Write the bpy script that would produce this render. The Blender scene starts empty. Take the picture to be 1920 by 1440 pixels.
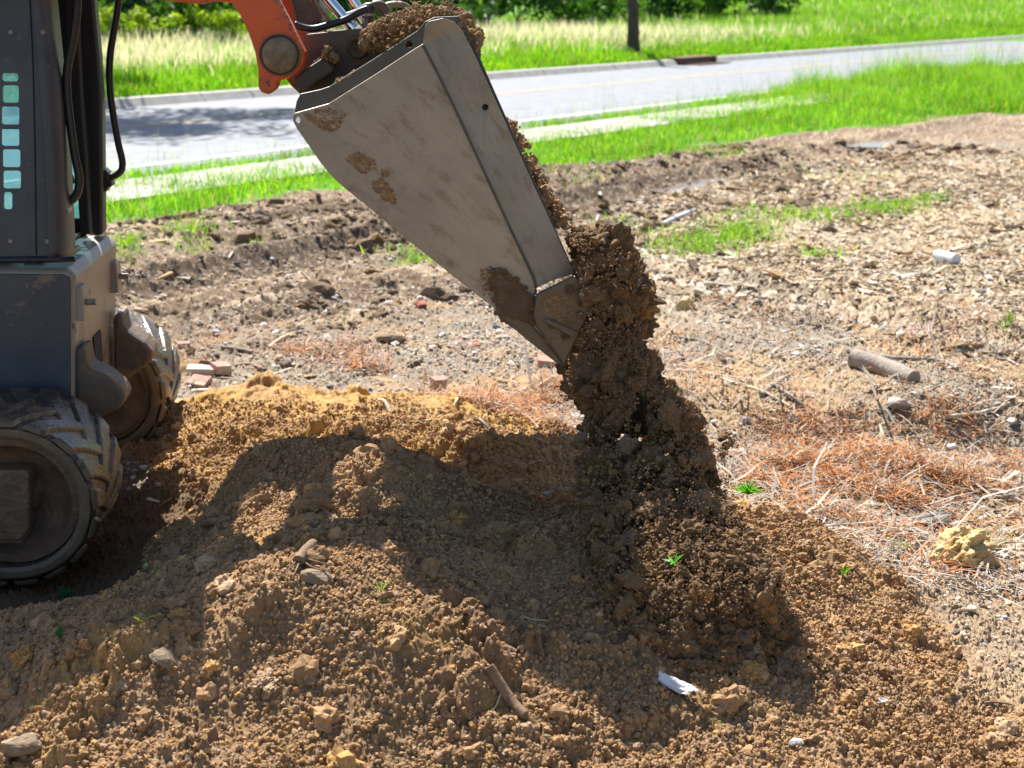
import bpy, bmesh, math, random
import numpy as np
from mathutils import Vector, Matrix

random.seed(7)
rng = np.random.default_rng(11)
SC = bpy.context.scene
COL = SC.collection
R = math.radians

# ------------------------------------------------------------------ camera, sky, sun, exposure
CAM_H, PITCH, FPX = 1.70, R(15.2), 2680.0
cam_d = bpy.data.cameras.new('Camera')
cam = bpy.data.objects.new('Camera', cam_d)
COL.objects.link(cam)
cam.location = (0, 0, CAM_H)
cam.rotation_euler = (R(90) - PITCH, 0, 0)
cam_d.sensor_width = 36.0
cam_d.lens = FPX * 36.0 / 1920.0
cam_d.clip_start = 0.05
cam_d.clip_end = 3000
cam_d.dof.use_dof = True
cam_d.dof.focus_distance = 3.95
cam_d.dof.aperture_fstop = 5.0
SC.camera = cam

SUN_EL = R(51.5)
SUN_AZ = R(-24)          # from +Y towards +X
S_DIR = Vector((math.sin(SUN_AZ) * math.cos(SUN_EL), math.cos(SUN_AZ) * math.cos(SUN_EL), math.sin(SUN_EL)))
wd = bpy.data.worlds.new('World')
SC.world = wd
wd.use_nodes = True
wn = wd.node_tree
sky = wn.nodes.new('ShaderNodeTexSky')
sky.sky_type = 'NISHITA'
sky.sun_disc = False
sky.sun_elevation = SUN_EL
sky.sun_rotation = SUN_AZ
bg = wn.nodes['Background']
wn.links.new(sky.outputs[0], bg.inputs[0])
bg.inputs[1].default_value = 0.068
sun_d = bpy.data.lights.new('Sun', 'SUN')
sun_d.energy = 5.0
sun_d.angle = R(0.5)
sun_d.color = (1.0, 0.95, 0.87)
sun = bpy.data.objects.new('Sun', sun_d)
COL.objects.link(sun)
sun.location = (-3, 12, 20)
sun.rotation_euler = S_DIR.to_track_quat('Z', 'Y').to_euler()
SC.view_settings.view_transform = 'Standard'
SC.view_settings.look = 'None'
SC.view_settings.exposure = 1.30
SC.view_settings.gamma = 1.0
SC.cycles.use_denoising = True
SC.cycles.max_bounces = 8
SC.cycles.transparent_max_bounces = 12

# ------------------------------------------------------------------ photo ray helpers (real distances come from the second argument)
CP, SP = math.cos(PITCH), math.sin(PITCH)
def ray(px, py):
    a, b = (px - 960) / FPX, (720 - py) / FPX
    return np.array([a, CP + b * SP, -SP + b * CP])
CAMP = np.array([0, 0, CAM_H])
def P(px, py, Y=None, z=None):
    d = ray(px, py)
    t = Y / d[1] if Y is not None else (z - CAM_H) / d[2]
    return CAMP + d * t

# ------------------------------------------------------------------ noise (numpy)
def h2(ix, iy, seed):
    h = (ix.astype(np.int64) * 374761393 + iy.astype(np.int64) * 668265263 + seed * 2147483647) & 0xFFFFFFFF
    h = ((h ^ (h >> 13)) * 1274126177) & 0xFFFFFFFF
    h = ((h ^ (h >> 15)) * 2246822519) & 0xFFFFFFFF
    return ((h ^ (h >> 16)) & 0xFFFFFF) / float(0x1000000)
def vn(x, y, seed=0):
    xi, yi = np.floor(x), np.floor(y)
    u, v = x - xi, y - yi
    u, v = u * u * (3 - 2 * u), v * v * (3 - 2 * v)
    a, b, c, d = h2(xi, yi, seed), h2(xi + 1, yi, seed), h2(xi, yi + 1, seed), h2(xi + 1, yi + 1, seed)
    return a + (b - a) * u + (c - a) * v + (a - b - c + d) * u * v
def fbm(x, y, o=4, seed=0):
    s, a, t = 0, 1.0, 0
    for k in range(o):
        s = s + a * vn(x * 2 ** k + 17.3 * k, y * 2 ** k - 9.1 * k, seed + k)
        t += a
        a *= 0.5
    return s / t
def vn3(p, seed=0):
    x, y, z = p[:, 0], p[:, 1], p[:, 2]
    zi = np.floor(z)
    w = z - zi
    w = w * w * (3 - 2 * w)
    o = zi * 57.0
    return vn(x + o * 1.37, y + o * 0.71, seed) * (1 - w) + vn(x + (o + 57) * 1.37, y + (o + 57) * 0.71, seed) * w
def fbm3(p, o=3, seed=0):
    s, a, t = 0, 1.0, 0
    for k in range(o):
        s = s + a * vn3(p * 2 ** k + 3.7 * k, seed + k)
        t += a
        a *= 0.5
    return s / t
def crumble(x, y, c, seed=0):
    """rounded lumps of cell size c lying on a surface: 0..~1 (times c/2 gives the height)"""
    xs, ys = x / c, y / c
    xs = xs + 0.7 * (vn(xs * 1.7, ys * 1.7, seed + 50) - 0.5) + .35 * (vn(xs * 4.1, ys * 4.1, seed + 52) - .5)
    ys = ys + 0.7 * (vn(xs * 1.7 + 40, ys * 1.7, seed + 51) - 0.5) + .35 * (vn(xs * 4.1 + 9, ys * 4.1, seed + 53) - .5)
    xi, yi = np.floor(xs), np.floor(ys)
    best = np.zeros_like(xs)
    for dx in (-1, 0, 1):
        for dy in (-1, 0, 1):
            cx, cy = xi + dx, yi + dy
            px = cx + h2(cx, cy, seed)
            py = cy + h2(cx, cy, seed + 1)
            r = 0.25 + 0.65 * h2(cx, cy, seed + 2) ** 2
            q = 1 - ((xs - px) ** 2 + (ys - py) ** 2) / (r * r)
            best = np.maximum(best, r * np.sqrt(np.maximum(q, 0)))
    return best
def blocks(x, y, c, seed=0, k=1.7):
    """broken angular clods of cell size c with dark gaps between them: 0..~1"""
    xs, ys = x / c, y / c
    wx = 1.0 * (vn(xs * 1.3, ys * 1.3, seed + 60) - .5) + .6 * (vn(xs * 3.1, ys * 3.1, seed + 61) - .5) + .3 * (vn(xs * 7, ys * 7, seed + 66) - .5)
    wy = 1.0 * (vn(xs * 1.3 + 31, ys * 1.3, seed + 62) - .5) + .6 * (vn(xs * 3.1 + 7, ys * 3.1, seed + 63) - .5) + .3 * (vn(xs * 7 + 3, ys * 7, seed + 67) - .5)
    xs, ys = xs + wx, ys + wy
    xi, yi = np.floor(xs), np.floor(ys)
    f1 = np.full_like(xs, 9.0); f2 = np.full_like(xs, 9.0); hh = np.zeros_like(xs)
    for dx in (-1, 0, 1):
        for dy in (-1, 0, 1):
            cx, cy = xi + dx, yi + dy
            ra = h2(cx, cy, seed); rb = h2(cx, cy, seed + 1); rc = h2(cx, cy, seed + 2)
            ox, oy = xs - cx - ra, ys - cy - rb
            d = ox * ox + oy * oy
            hv = rc * rc + (ra - .5) * ox * 1.1 + (rb - .5) * oy * 1.1
            nb = d < f1
            f2 = np.where(nb, f1, np.minimum(f2, d)); hh = np.where(nb, hv, hh); f1 = np.where(nb, d, f1)
    e = np.clip((np.sqrt(f2) - np.sqrt(f1)) * k, 0, 1)
    return e ** .75 * (.35 + np.maximum(hh, -.2))
def sm(a, b, x):
    t = np.clip((x - a) / (b - a), 0, 1)
    return t * t * (3 - 2 * t)

# ------------------------------------------------------------------ mesh helpers
def tag(o, label=None, cat=None, group=None, kind=None):
    if label: o['label'] = label
    if cat: o['category'] = cat
    if group: o['group'] = group
    if kind: o['kind'] = kind
    return o
def arr_mesh(name, V, F, col=None, smooth=False):
    me = bpy.data.meshes.new(name)
    V = np.ascontiguousarray(V, dtype=np.float32)
    F = np.ascontiguousarray(F, dtype=np.int32)
    n, k = F.shape
    me.vertices.add(len(V))
    me.vertices.foreach_set('co', V.ravel())
    me.loops.add(n * k)
    me.loops.foreach_set('vertex_index', F.ravel())
    me.polygons.add(n)
    me.polygons.foreach_set('loop_start', np.arange(0, n * k, k, dtype=np.int32))
    me.polygons.foreach_set('use_smooth', np.full(n, smooth, dtype=bool))
    me.update(calc_edges=True)
    if col is not None:
        c4 = np.ones((len(V), 4), np.float32)
        c4[:, :3] = col
        me.attributes.new('Col', 'FLOAT_COLOR', 'POINT').data.foreach_set('color', c4.ravel())
    return me
def add(name, me, mat=None, parent=None, loc=None):
    o = bpy.data.objects.new(name, me)
    COL.objects.link(o)
    if mat is not None: me.materials.append(mat)
    if parent is not None: o.parent = parent
    if loc is not None: o.location = loc
    return o
def bm_obj(name, bm, mat, parent=None, bevel=0, solid=0, smooth=False, seg=2, loc=None):
    bmesh.ops.recalc_face_normals(bm, faces=bm.faces)
    me = bpy.data.meshes.new(name)
    bm.to_mesh(me)
    bm.free()
    o = add(name, me, mat, parent, loc)
    if smooth:
        for p in me.polygons: p.use_smooth = True
    if solid:
        m = o.modifiers.new('Solidify', 'SOLIDIFY'); m.thickness = solid; m.offset = 0
    if bevel:
        m = o.modifiers.new('Bevel', 'BEVEL'); m.width = bevel; m.segments = seg; m.limit_method = 'ANGLE'; m.angle_limit = R(35)
    return o

# ------------------------------------------------------------------ materials
def rgba(c): return (c[0], c[1], c[2], 1)
def M(name, c1, c2=None, scale=8, rough=.6, metal=0, c3=None, thr=.55, scale3=4, wid=.05, bump=0, bscale=60, rough3=.9, spec=.5, c4=None, thr4=.6, scale4=30, stretch=None, rot=None, wid4=.06):
    m = bpy.data.materials.new(name)
    m.use_nodes = True
    nt = m.node_tree
    N, L = nt.nodes, nt.links
    b = N['Principled BSDF']
    tc = N.new('ShaderNodeTexCoord')
    vec = tc.outputs['Object']
    if stretch:
        mp = N.new('ShaderNodeMapping')
        mp.inputs['Scale'].default_value = stretch
        if rot: mp.vector_type = 'TEXTURE'; mp.inputs['Rotation'].default_value = rot; mp.inputs['Scale'].default_value = [1 / k for k in stretch]
        L.new(vec, mp.inputs[0]); vec = mp.outputs[0]
    def noise(s, d=6, r=.6):
        n = N.new('ShaderNodeTexNoise')
        n.inputs['Scale'].default_value = s; n.inputs['Detail'].default_value = d; n.inputs['Roughness'].default_value = r
        L.new(vec, n.inputs['Vector'])
        return n.outputs[0]
    def mix(f, a, b_):
        x = N.new('ShaderNodeMix'); x.data_type = 'RGBA'
        L.new(f, x.inputs[0])
        for sock, v in ((x.inputs[6], a), (x.inputs[7], b_)):
            if isinstance(v, tuple): sock.default_value = rgba(v)
            else: L.new(v, sock)
        return x.outputs[2]
    def ramp(f, a, b_):
        r = N.new('ShaderNodeMapRange'); r.interpolation_type = 'SMOOTHSTEP'
        r.inputs[1].default_value = a; r.inputs[2].default_value = b_
        L.new(f, r.inputs[0])
        return r.outputs[0]
    c = mix(ramp(noise(scale), .35, .65), c1, c2 or c1)
    b.inputs['Roughness'].default_value = rough
    if c4: c = mix(ramp(noise(scale4, 5, .7), thr4, thr4 + wid4), c, c4)
    if c3:
        f = ramp(noise(scale3, 9, .68), thr, thr + wid)
        c = mix(f, c, c3)
        mr = N.new('ShaderNodeMapRange')
        mr.inputs[3].default_value = rough; mr.inputs[4].default_value = rough3
        L.new(f, mr.inputs[0]); L.new(mr.outputs[0], b.inputs['Roughness'])
        if metal:
            mr = N.new('ShaderNodeMapRange')
            mr.inputs[3].default_value = metal; mr.inputs[4].default_value = 0
            L.new(f, mr.inputs[0]); L.new(mr.outputs[0], b.inputs['Metallic'])
    else:
        b.inputs['Metallic'].default_value = metal
    L.new(c, b.inputs['Base Color'])
    b.inputs['Specular IOR Level'].default_value = spec
    if bump:
        bp = N.new('ShaderNodeBump')
        bp.inputs['Strength'].default_value = bump; bp.inputs['Distance'].default_value = .01
        L.new(noise(bscale, 5), bp.inputs['Height'])
        L.new(bp.outputs[0], b.inputs['Normal'])
    return m
def MA(name, rough=.95, bump=0, bscale=250, var=.35, vscale=90, spec=.15, transl=0, rough_attr=False, tcol=(1, 1, 1)):
    """albedo from the mesh attribute Col, with fine variation"""
    m = bpy.data.materials.new(name)
    m.use_nodes = True
    nt = m.node_tree
    N, L = nt.nodes, nt.links
    b = N['Principled BSDF']
    at = N.new('ShaderNodeAttribute'); at.attribute_name = 'Col'
    c = at.outputs['Color']
    tc = N.new('ShaderNodeTexCoord')
    if var:
        n = N.new('ShaderNodeTexNoise'); n.inputs['Scale'].default_value = vscale; n.inputs['Detail'].default_value = 5; n.inputs['Roughness'].default_value = .7
        L.new(tc.outputs['Object'], n.inputs['Vector'])
        mr = N.new('ShaderNodeMapRange'); mr.inputs[1].default_value = .3; mr.inputs[2].default_value = .7
        mr.inputs[3].default_value = 1 - var; mr.inputs[4].default_value = 1 + var
        L.new(n.outputs[0], mr.inputs[0])
        vm = N.new('ShaderNodeVectorMath'); vm.operation = 'SCALE'
        L.new(c, vm.inputs[0]); L.new(mr.outputs[0], vm.inputs['Scale'])
        c = vm.outputs[0]
    L.new(c, b.inputs['Base Color'])
    b.inputs['Roughness'].default_value = rough
    b.inputs['Specular IOR Level'].default_value = spec
    if rough_attr:
        a2 = N.new('ShaderNodeAttribute'); a2.attribute_name = 'Wet'
        mr = N.new('ShaderNodeMapRange'); mr.inputs[3].default_value = rough; mr.inputs[4].default_value = .32
        L.new(a2.outputs['Fac'], mr.inputs[0]); L.new(mr.outputs[0], b.inputs['Roughness'])
        mr = N.new('ShaderNodeMapRange'); mr.inputs[3].default_value = spec; mr.inputs[4].default_value = .5
        L.new(a2.outputs['Fac'], mr.inputs[0]); L.new(mr.outputs[0], b.inputs['Specular IOR Level'])
    if bump:
        n = N.new('ShaderNodeTexNoise'); n.inputs['Scale'].default_value = bscale; n.inputs['Detail'].default_value = 4; n.inputs['Roughness'].default_value = .65
        L.new(tc.outputs['Object'], n.inputs['Vector'])
        bp = N.new('ShaderNodeBump'); bp.inputs['Strength'].default_value = bump; bp.inputs['Distance'].default_value = .004
        L.new(n.outputs[0], bp.inputs['Height']); L.new(bp.outputs[0], b.inputs['Normal'])
    if transl:
        t = N.new('ShaderNodeBsdfTranslucent')
        vm = N.new('ShaderNodeVectorMath'); vm.operation = 'MULTIPLY'
        vm.inputs[1].default_value = tcol
        L.new(c, vm.inputs[0]); L.new(vm.outputs[0], t.inputs['Color'])
        mx = N.new('ShaderNodeMixShader'); mx.inputs[0].default_value = transl
        L.new(b.outputs[0], mx.inputs[1]); L.new(t.outputs[0], mx.inputs[2])
        L.new(mx.outputs[0], N['Material Output'].inputs['Surface'])
    return m

SOIL = np.array([.335, .208, .108]); OCHRE = np.array([.40, .245, .085]); GRAVEL = np.array([.235, .195, .150])
MUD = np.array([.175, .122, .080]); CHIPS = np.array([.30, .235, .16]); TURF = np.array([.09, .22, .02]); WETSOIL_SHADE = np.array([.19, .122, .068])  # the last one colours wet patches and the painted shade by the track
m_soil = MA('loose_soil', bump=.55, bscale=330, var=.28, vscale=110)
m_ground = MA('bare_ground', bump=.5, bscale=260, var=.3, vscale=120, rough_attr=True)
m_clod = MA('soil_clods', bump=.6, bscale=300, var=.3, vscale=130)
m_stone = MA('pebbles', rough=.85, var=.25, vscale=120, spec=.3)
m_straw = MA('dry_litter', rough=.8, var=.15, spec=.25, transl=.25)
m_grass = MA('grass_blades', rough=.55, var=0, spec=.35, transl=.55, tcol=(1.15, 1.15, .8))
m_leaf = MA('leaves', rough=.5, var=0, spec=.35, transl=.5, tcol=(1.25, 1.2, .5))
m_asphalt = M('asphalt', (.155, .165, .19), (.20, .21, .235), 3, .8, bump=.3, bscale=300, c4=(.15, .15, .16), thr4=.62, scale4=.8)
m_concrete = M('concrete', (.30, .285, .26), (.38, .36, .33), 6, .9, bump=.3, bscale=80)
m_kerb = M('kerb_concrete', (.34, .32, .29), (.45, .43, .39), 4, .9, bump=.3, bscale=60, c3=(.2, .17, .13), thr=.6)
m_white = M('white_road_paint', (.72, .72, .70), (.6, .6, .58), 5, .7)
m_yellow = M('yellow_road_paint', (.42, .32, .18), (.34, .28, .19), 5, .7)
m_rust = M('rusty_iron', (.16, .06, .03), (.10, .05, .03), 12, .8)
m_water = M('muddy_water', (.20, .17, .14), (.16, .13, .11), 3, .18, spec=.6)
m_paint = M('dark_grey_paint', (.044, .052, .066), (.066, .074, .088), 5, .40, c3=(.22, .165, .11), thr=.60, scale3=7, wid=.10, bump=.06, bscale=90, c4=(.22, .20, .18), thr4=.655, scale4=48)
m_paint_dusty_lit = M('dusty_lit_grey_paint', (.24, .215, .185), (.30, .26, .215), 6, .40, c3=(.22, .175, .13), thr=.58, scale3=6, wid=.15, bump=.06, bscale=90, c4=(.05, .055, .06), thr4=.62, scale4=28, stretch=(1, 1, .35))  # dust tone, lightened further to stand in for ground bounce on the front
m_black = M('black_paint', (.012, .013, .015), (.02, .02, .022), 6, .38, c3=(.12, .09, .06), thr=.70, scale3=12, wid=.03)
m_dark = M('dark_interior', (.006, .006, .007), (.010, .010, .011), 5, .8)
m_orange = M('orange_paint', (.80, .125, .022), (.68, .10, .02), 6, .42, c3=(.20, .12, .065), thr=.475, scale3=5.5, wid=.16, c4=(.14, .05, .025), thr4=.60, scale4=16, bump=.08, bscale=60)
m_brownsteel = M('muddy_steel', (.12, .082, .052), (.075, .058, .046), 9, .6, c3=(.17, .11, .06), thr=.52, scale3=8, wid=.12, bump=.35, bscale=45)
m_bossdirt = M('greasy_mud', (.30, .205, .115), (.19, .125, .065), 22, .36, bump=.9, bscale=35, c3=(.06, .045, .035), thr=.56, scale3=14, wid=.1)
m_steel = M('worn_bucket_steel', (.45, .362, .258), (.31, .255, .19), 2.4, .42, metal=.15, c3=(.21, .14, .075), thr=.575, scale3=5, wid=.10, bump=.25, bscale=20, c4=(.25, .18, .115), thr4=.50, scale4=18, wid4=.22, stretch=(.6, 1, 1.3), rot=(0, R(40), 0))
m_flange = M('browner_bucket_steel', (.37, .295, .205), (.26, .208, .15), 2.8, .45, metal=.12, c3=(.19, .125, .07), thr=.58, scale3=5, wid=.10, bump=.25, bscale=22, c4=(.22, .16, .10), thr4=.50, scale4=16, wid4=.22, stretch=(.6, 1, 1.3), rot=(0, R(60), 0))  # darker, browner variant of the bucket steel for the side flange
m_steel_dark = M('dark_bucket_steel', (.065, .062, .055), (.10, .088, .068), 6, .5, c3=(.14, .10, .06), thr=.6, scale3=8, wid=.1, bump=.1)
m_cutter = M('worn_cutter_steel', (.20, .155, .10), (.145, .105, .062), 7, .34, metal=.25, c3=(.17, .108, .055), thr=.53, scale3=9, wid=.08, bump=.2, bscale=60)
m_mudcake = M('caked_mud', (.11, .072, .038), (.16, .10, .05), 25, .9, bump=.8, bscale=90)
m_chrome = M('chrome_rod', (.75, .76, .78), None, 4, .08, metal=1)
m_rubber = M('muddy_rubber', (.050, .038, .028), (.085, .060, .040), 10, .26, c3=(.17, .112, .062), thr=.47, scale3=9, wid=.16, bump=.5, bscale=40, rough3=.5)
m_rubber_side = M('muddy_rubber_edge', (.165, .115, .066), (.115, .08, .046), 14, .5, c3=(.07, .055, .04), thr=.58, scale3=18, wid=.05, bump=.35, bscale=60)
m_wheel = M('rusty_wheel', (.17, .10, .06), (.11, .066, .042), 14, .42, bump=.8, bscale=30, c3=(.20, .13, .075), thr=.6, scale3=12, wid=.1)
m_bolt = M('bolt_steel', (.36, .34, .30), (.22, .18, .13), 30, .4, metal=.6)
m_bark = M('grey_bark', (.32, .28, .24), (.23, .19, .155), 20, .9, bump=.6, bscale=70, stretch=(1, 1, 1))
m_bark_red = M('reddish_bark', (.34, .20, .135), (.25, .15, .10), 18, .85, bump=.4, bscale=70)
m_wood = M('pale_wood', (.52, .42, .29), (.42, .33, .22), 12, .8, bump=.3, bscale=70)
m_oldwood = M('weathered_wood', (.30, .26, .21), (.22, .18, .14), 14, .9, bump=.5, bscale=80)
m_soilstick = M('muddy_stick', (.25, .165, .095), (.17, .11, .065), 18, .9, bump=.5, bscale=70)
m_brick = M('pink_brick', (.46, .235, .19), (.40, .20, .155), 14, .9, c3=(.42, .35, .28), thr=.50, scale3=11, wid=.05, bump=.5, bscale=70)
m_redbrick = M('red_brick', (.38, .11, .065), (.28, .10, .065), 14, .9, bump=.5, bscale=70)
m_yrock = M('yellow_rock', (.60, .43, .19), (.46, .32, .14), 9, .95, bump=.7, bscale=50, c4=(.62, .48, .27), thr4=.6, scale4=14)
m_gstone = M('grey_stone', (.40, .37, .33), (.30, .275, .24), 9, .9, bump=.5, bscale=50)
m_bstone = M('brown_stone', (.20, .145, .09), (.15, .11, .07), 9, .9, bump=.5, bscale=50)
m_paper = M('white_paper', (.78, .77, .78), (.66, .64, .66), 12, .6, c3=(.5, .18, .3), thr=.64, scale3=25, wid=.02)
m_plastic = M('white_plastic', (.62, .64, .66), (.5, .52, .54), 9, .4)
m_trunk = M('tree_bark', (.085, .065, .05), (.05, .04, .032), 12, .95, bump=.8, bscale=18, stretch=(1, 1, .25))
def glass_mat():
    m = bpy.data.materials.new('tinted_glass')
    m.use_nodes = True
    N, L = m.node_tree.nodes, m.node_tree.links
    N.remove(N['Principled BSDF'])
    t = N.new('ShaderNodeBsdfTransparent'); t.inputs[0].default_value = (.55, .80, .84, 1)
    g = N.new('ShaderNodeBsdfGlossy'); g.inputs['Roughness'].default_value = .05; g.inputs[0].default_value = (.8, .95, .95, 1)
    d = N.new('ShaderNodeBsdfTranslucent'); d.inputs[0].default_value = (.13, .23, .26, 1)
    x = N.new('ShaderNodeMixShader'); x.inputs[0].default_value = .10
    y = N.new('ShaderNodeMixShader'); y.inputs[0].default_value = .38
    L.new(t.outputs[0], x.inputs[1]); L.new(g.outputs[0], x.inputs[2])
    L.new(x.outputs[0], y.inputs[1]); L.new(d.outputs[0], y.inputs[2])
    L.new(y.outputs[0], N['Material Output'].inputs['Surface'])
    return m
m_glass = glass_mat()

# ------------------------------------------------------------------ terrain shape
TX, TY = math.cos(R(54)), math.sin(R(54))      # direction of the road
def nt_of(x, y): return -TY * x + TX * y, TX * x + TY * y
def from_nt(n, t): return -TY * n + TX * t, TX * n + TY * t

pile_cp = []
for px, py, Y in [
    (-300, 1440, 2.70), (0, 1440, 2.72), (500, 1440, 2.75), (960, 1440, 2.80), (1400, 1440, 2.86), (1900, 1440, 2.90), (2200, 1440, 2.9),
    (-300, 1300, 2.97), (0, 1300, 2.95), (300, 1300, 2.93), (640, 1300, 2.93), (960, 1300, 2.97), (1280, 1300, 3.07), (1600, 1300, 3.16), (1900, 1310, 3.20),
    (-200, 1205, 3.14), (0, 1205, 3.12), (200, 1190, 3.10), (400, 1195, 3.05), (640, 1195, 3.03), (960, 1200, 3.12), (1200, 1200, 3.22), (1450, 1200, 3.31), (1700, 1200, 3.44),
    (330, 1085, 3.30), (500, 1090, 3.15), (700, 1095, 3.18), (900, 1100, 3.32), (1150, 1100, 3.47), (1400, 1100, 3.57), (1580, 1100, 3.72),
    (400, 1000, 3.68), (560, 1000, 3.50), (700, 1000, 3.44), (850, 1000, 3.57), (1000, 1000, 3.70), (1200, 1000, 3.80), (1380, 1000, 3.92), (1490, 1005, 4.1),
    (430, 915, 4.05), (560, 905, 3.86), (700, 900, 3.76), (850, 910, 3.83), (960, 935, 3.93),
    (480, 852, 4.25), (560, 825, 4.23), (640, 812, 4.21), (740, 845, 4.15), (900, 893, 4.13), (1050, 945, 4.14), (1220, 985, 4.18),
    (380, 890, 4.75), (380, 760, 5.45), (550, 768, 5.4), (700, 805, 5.15), (900, 862, 4.9), (1050, 905, 4.75)]:
    q = P(px, py, Y=Y)
    pile_cp.append(q)
for x, y, z in [(-1.5, 3.9, -.03), (-1.35, 3.6, .0), (-1.15, 3.9, -.03), (-1.5, 3.55, .05), (-1.7, 3.3, .14), (-1.2, 4.3, 0), (-1.9, 4.3, 0), (-1.9, 3.9, -.02), (-1.5, 5.0, 0), (-1.0, 4.5, .02), (-1.0, 3.75, .03),
                (-2.3, 2.8, .16), (-2.6, 3.6, .1), (-2.6, 4.6, 0), (-1.6, 6, 0), (-.8, 6.1, 0), (0, 5.9, 0), (.5, 5.3, 0), (.6, 4.8, 0), (1.0, 4.5, 0), (1.2, 4.1, 0), (1.3, 3.85, 0), (1.45, 3.5, 0), (1.75, 3.2, 0),
                (2.0, 2.8, .03), (-2.5, 2, .04), (-1, 2, .02), (0, 2, .0), (1, 2, .0), (2, 2, .0), (-1, 1, 0), (1, 1, 0), (0, 1, 0), (-.4, 4.65, .09), (-.1, 4.62, .06), (.2, 4.6, .03), (-.7, 4.75, .10)]:
    pile_cp.append(np.array([x, y, z]))
pile_cp = np.array(pile_cp)
def tps_fit(pts, lam=2e-3):
    n = len(pts)
    d = np.linalg.norm(pts[:, None, :2] - pts[None, :, :2], axis=2)
    K = np.where(d > 0, d * d * np.log(np.maximum(d, 1e-9)), 0) + lam * np.eye(n)
    Q = np.c_[np.ones(n), pts[:, :2]]
    A = np.zeros((n + 3, n + 3))
    A[:n, :n] = K; A[:n, n:] = Q; A[n:, :n] = Q.T
    return np.linalg.solve(A, np.r_[pts[:, 2], 0, 0, 0])
PW = tps_fit(pile_cp)
def pile_base(x, y):
    out = np.zeros_like(x)
    w = sm(-3.6, -2.6, x) * (1 - sm(2.1, 2.7, x)) * sm(.6, 1.3, y) * (1 - sm(5.6, 6.1, y))
    idx = np.nonzero(w > 0)[0]
    for k in range(0, len(idx), 100000):
        i = idx[k:k + 100000]
        xs, ys = x[i], y[i]
        v = PW[-3] + PW[-2] * xs + PW[-1] * ys
        for j, c in enumerate(pile_cp):
            d2 = (xs - c[0]) ** 2 + (ys - c[1]) ** 2
            v = v + PW[j] * .5 * d2 * np.log(np.maximum(d2, 1e-12))
        out[i] = v * w[i]
    return out
def zones(x, y, pz):
    """weights of the ground covers at world x, y"""
    n, t = nt_of(x, y)
    wob = (fbm(x * 1.1, y * 1.1, 4, 5) - .5)
    wob2 = (fbm(x * .5, y * .5, 3, 9) - .5)
    pile = np.maximum(sm(.02, .055, pz + .03 * wob), (1 - sm(3.05, 3.35, y + .5 * wob + .25 * np.abs(x - .6))) * (pz > -1))
    ridge = np.interp(x, [-1.2, -.88, -.72, -.5, -.3, 0, .2, .5], [3.95, 4.08, 4.28, 4.36, 4.30, 4.25, 4.25, 4.2])
    back = sm(-.03, .06, y - ridge + .22 * wob) * (1 - sm(.3, .5, x))
    grassedge = 8.45 - .16 * np.clip(t - 12, -6, 14) + 1.3 * wob + .9 * wob2
    turf = sm(-.15, .25, n - grassedge)
    mud = sm(4.6, 6.0, n + 2.0 * wob2 + .8 * wob) * (1 - turf)
    chips = (1 - sm(13, 17, y)) * sm(6.6, 8.2, y + 1.5 * wob) * sm(.1, 1.1, x - (y - 7.5) * .12 + 1.3 * wob2) * (1 - sm(5.6, 6.4, n + 1.2 * wob)) * (1 - turf)
    return pile, back, turf, mud, chips, n, t
def ruts(x, y, n, t):
    z = np.zeros_like(x)
    for n0, w, d, t0, t1 in ((6.55, .22, .07, 5, 30), (7.35, .26, .06, 4, 30), (5.55, .2, .05, 3.5, 11), (8.0, .18, .05, 8, 17)):
        c = n0 + .22 * (fbm(t * .35, t * 0 + n0, 2, 31) - .5)
        u = (n - c) / w
        m = sm(t0 - 1, t0, t) * (1 - sm(t1, t1 + 1, t))
        z += m * (-d * np.exp(-u * u) + d * .7 * np.exp(-((np.abs(u) - 1.7) / .5) ** 2))
        z += m * .016 * np.exp(-u * u) * (np.sin(t * 48 + 2 * u) > 0) * (n0 < 7)
    cx = np.interp(y, [6.4, 7.0, 7.6, 8.4, 9.2], [3.3, 2.45, 1.95, 1.3, .6])
    u = (x - cx) / .22
    m = sm(6.3, 6.8, y) * (1 - sm(8.8, 9.4, y))
    z += m * (-.06 * np.exp(-u * u) + .05 * np.exp(-((np.abs(u) - 1.8) / .6) ** 2))
    wet = m * np.exp(-(u / .8) ** 2)
    return z, wet
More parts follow.
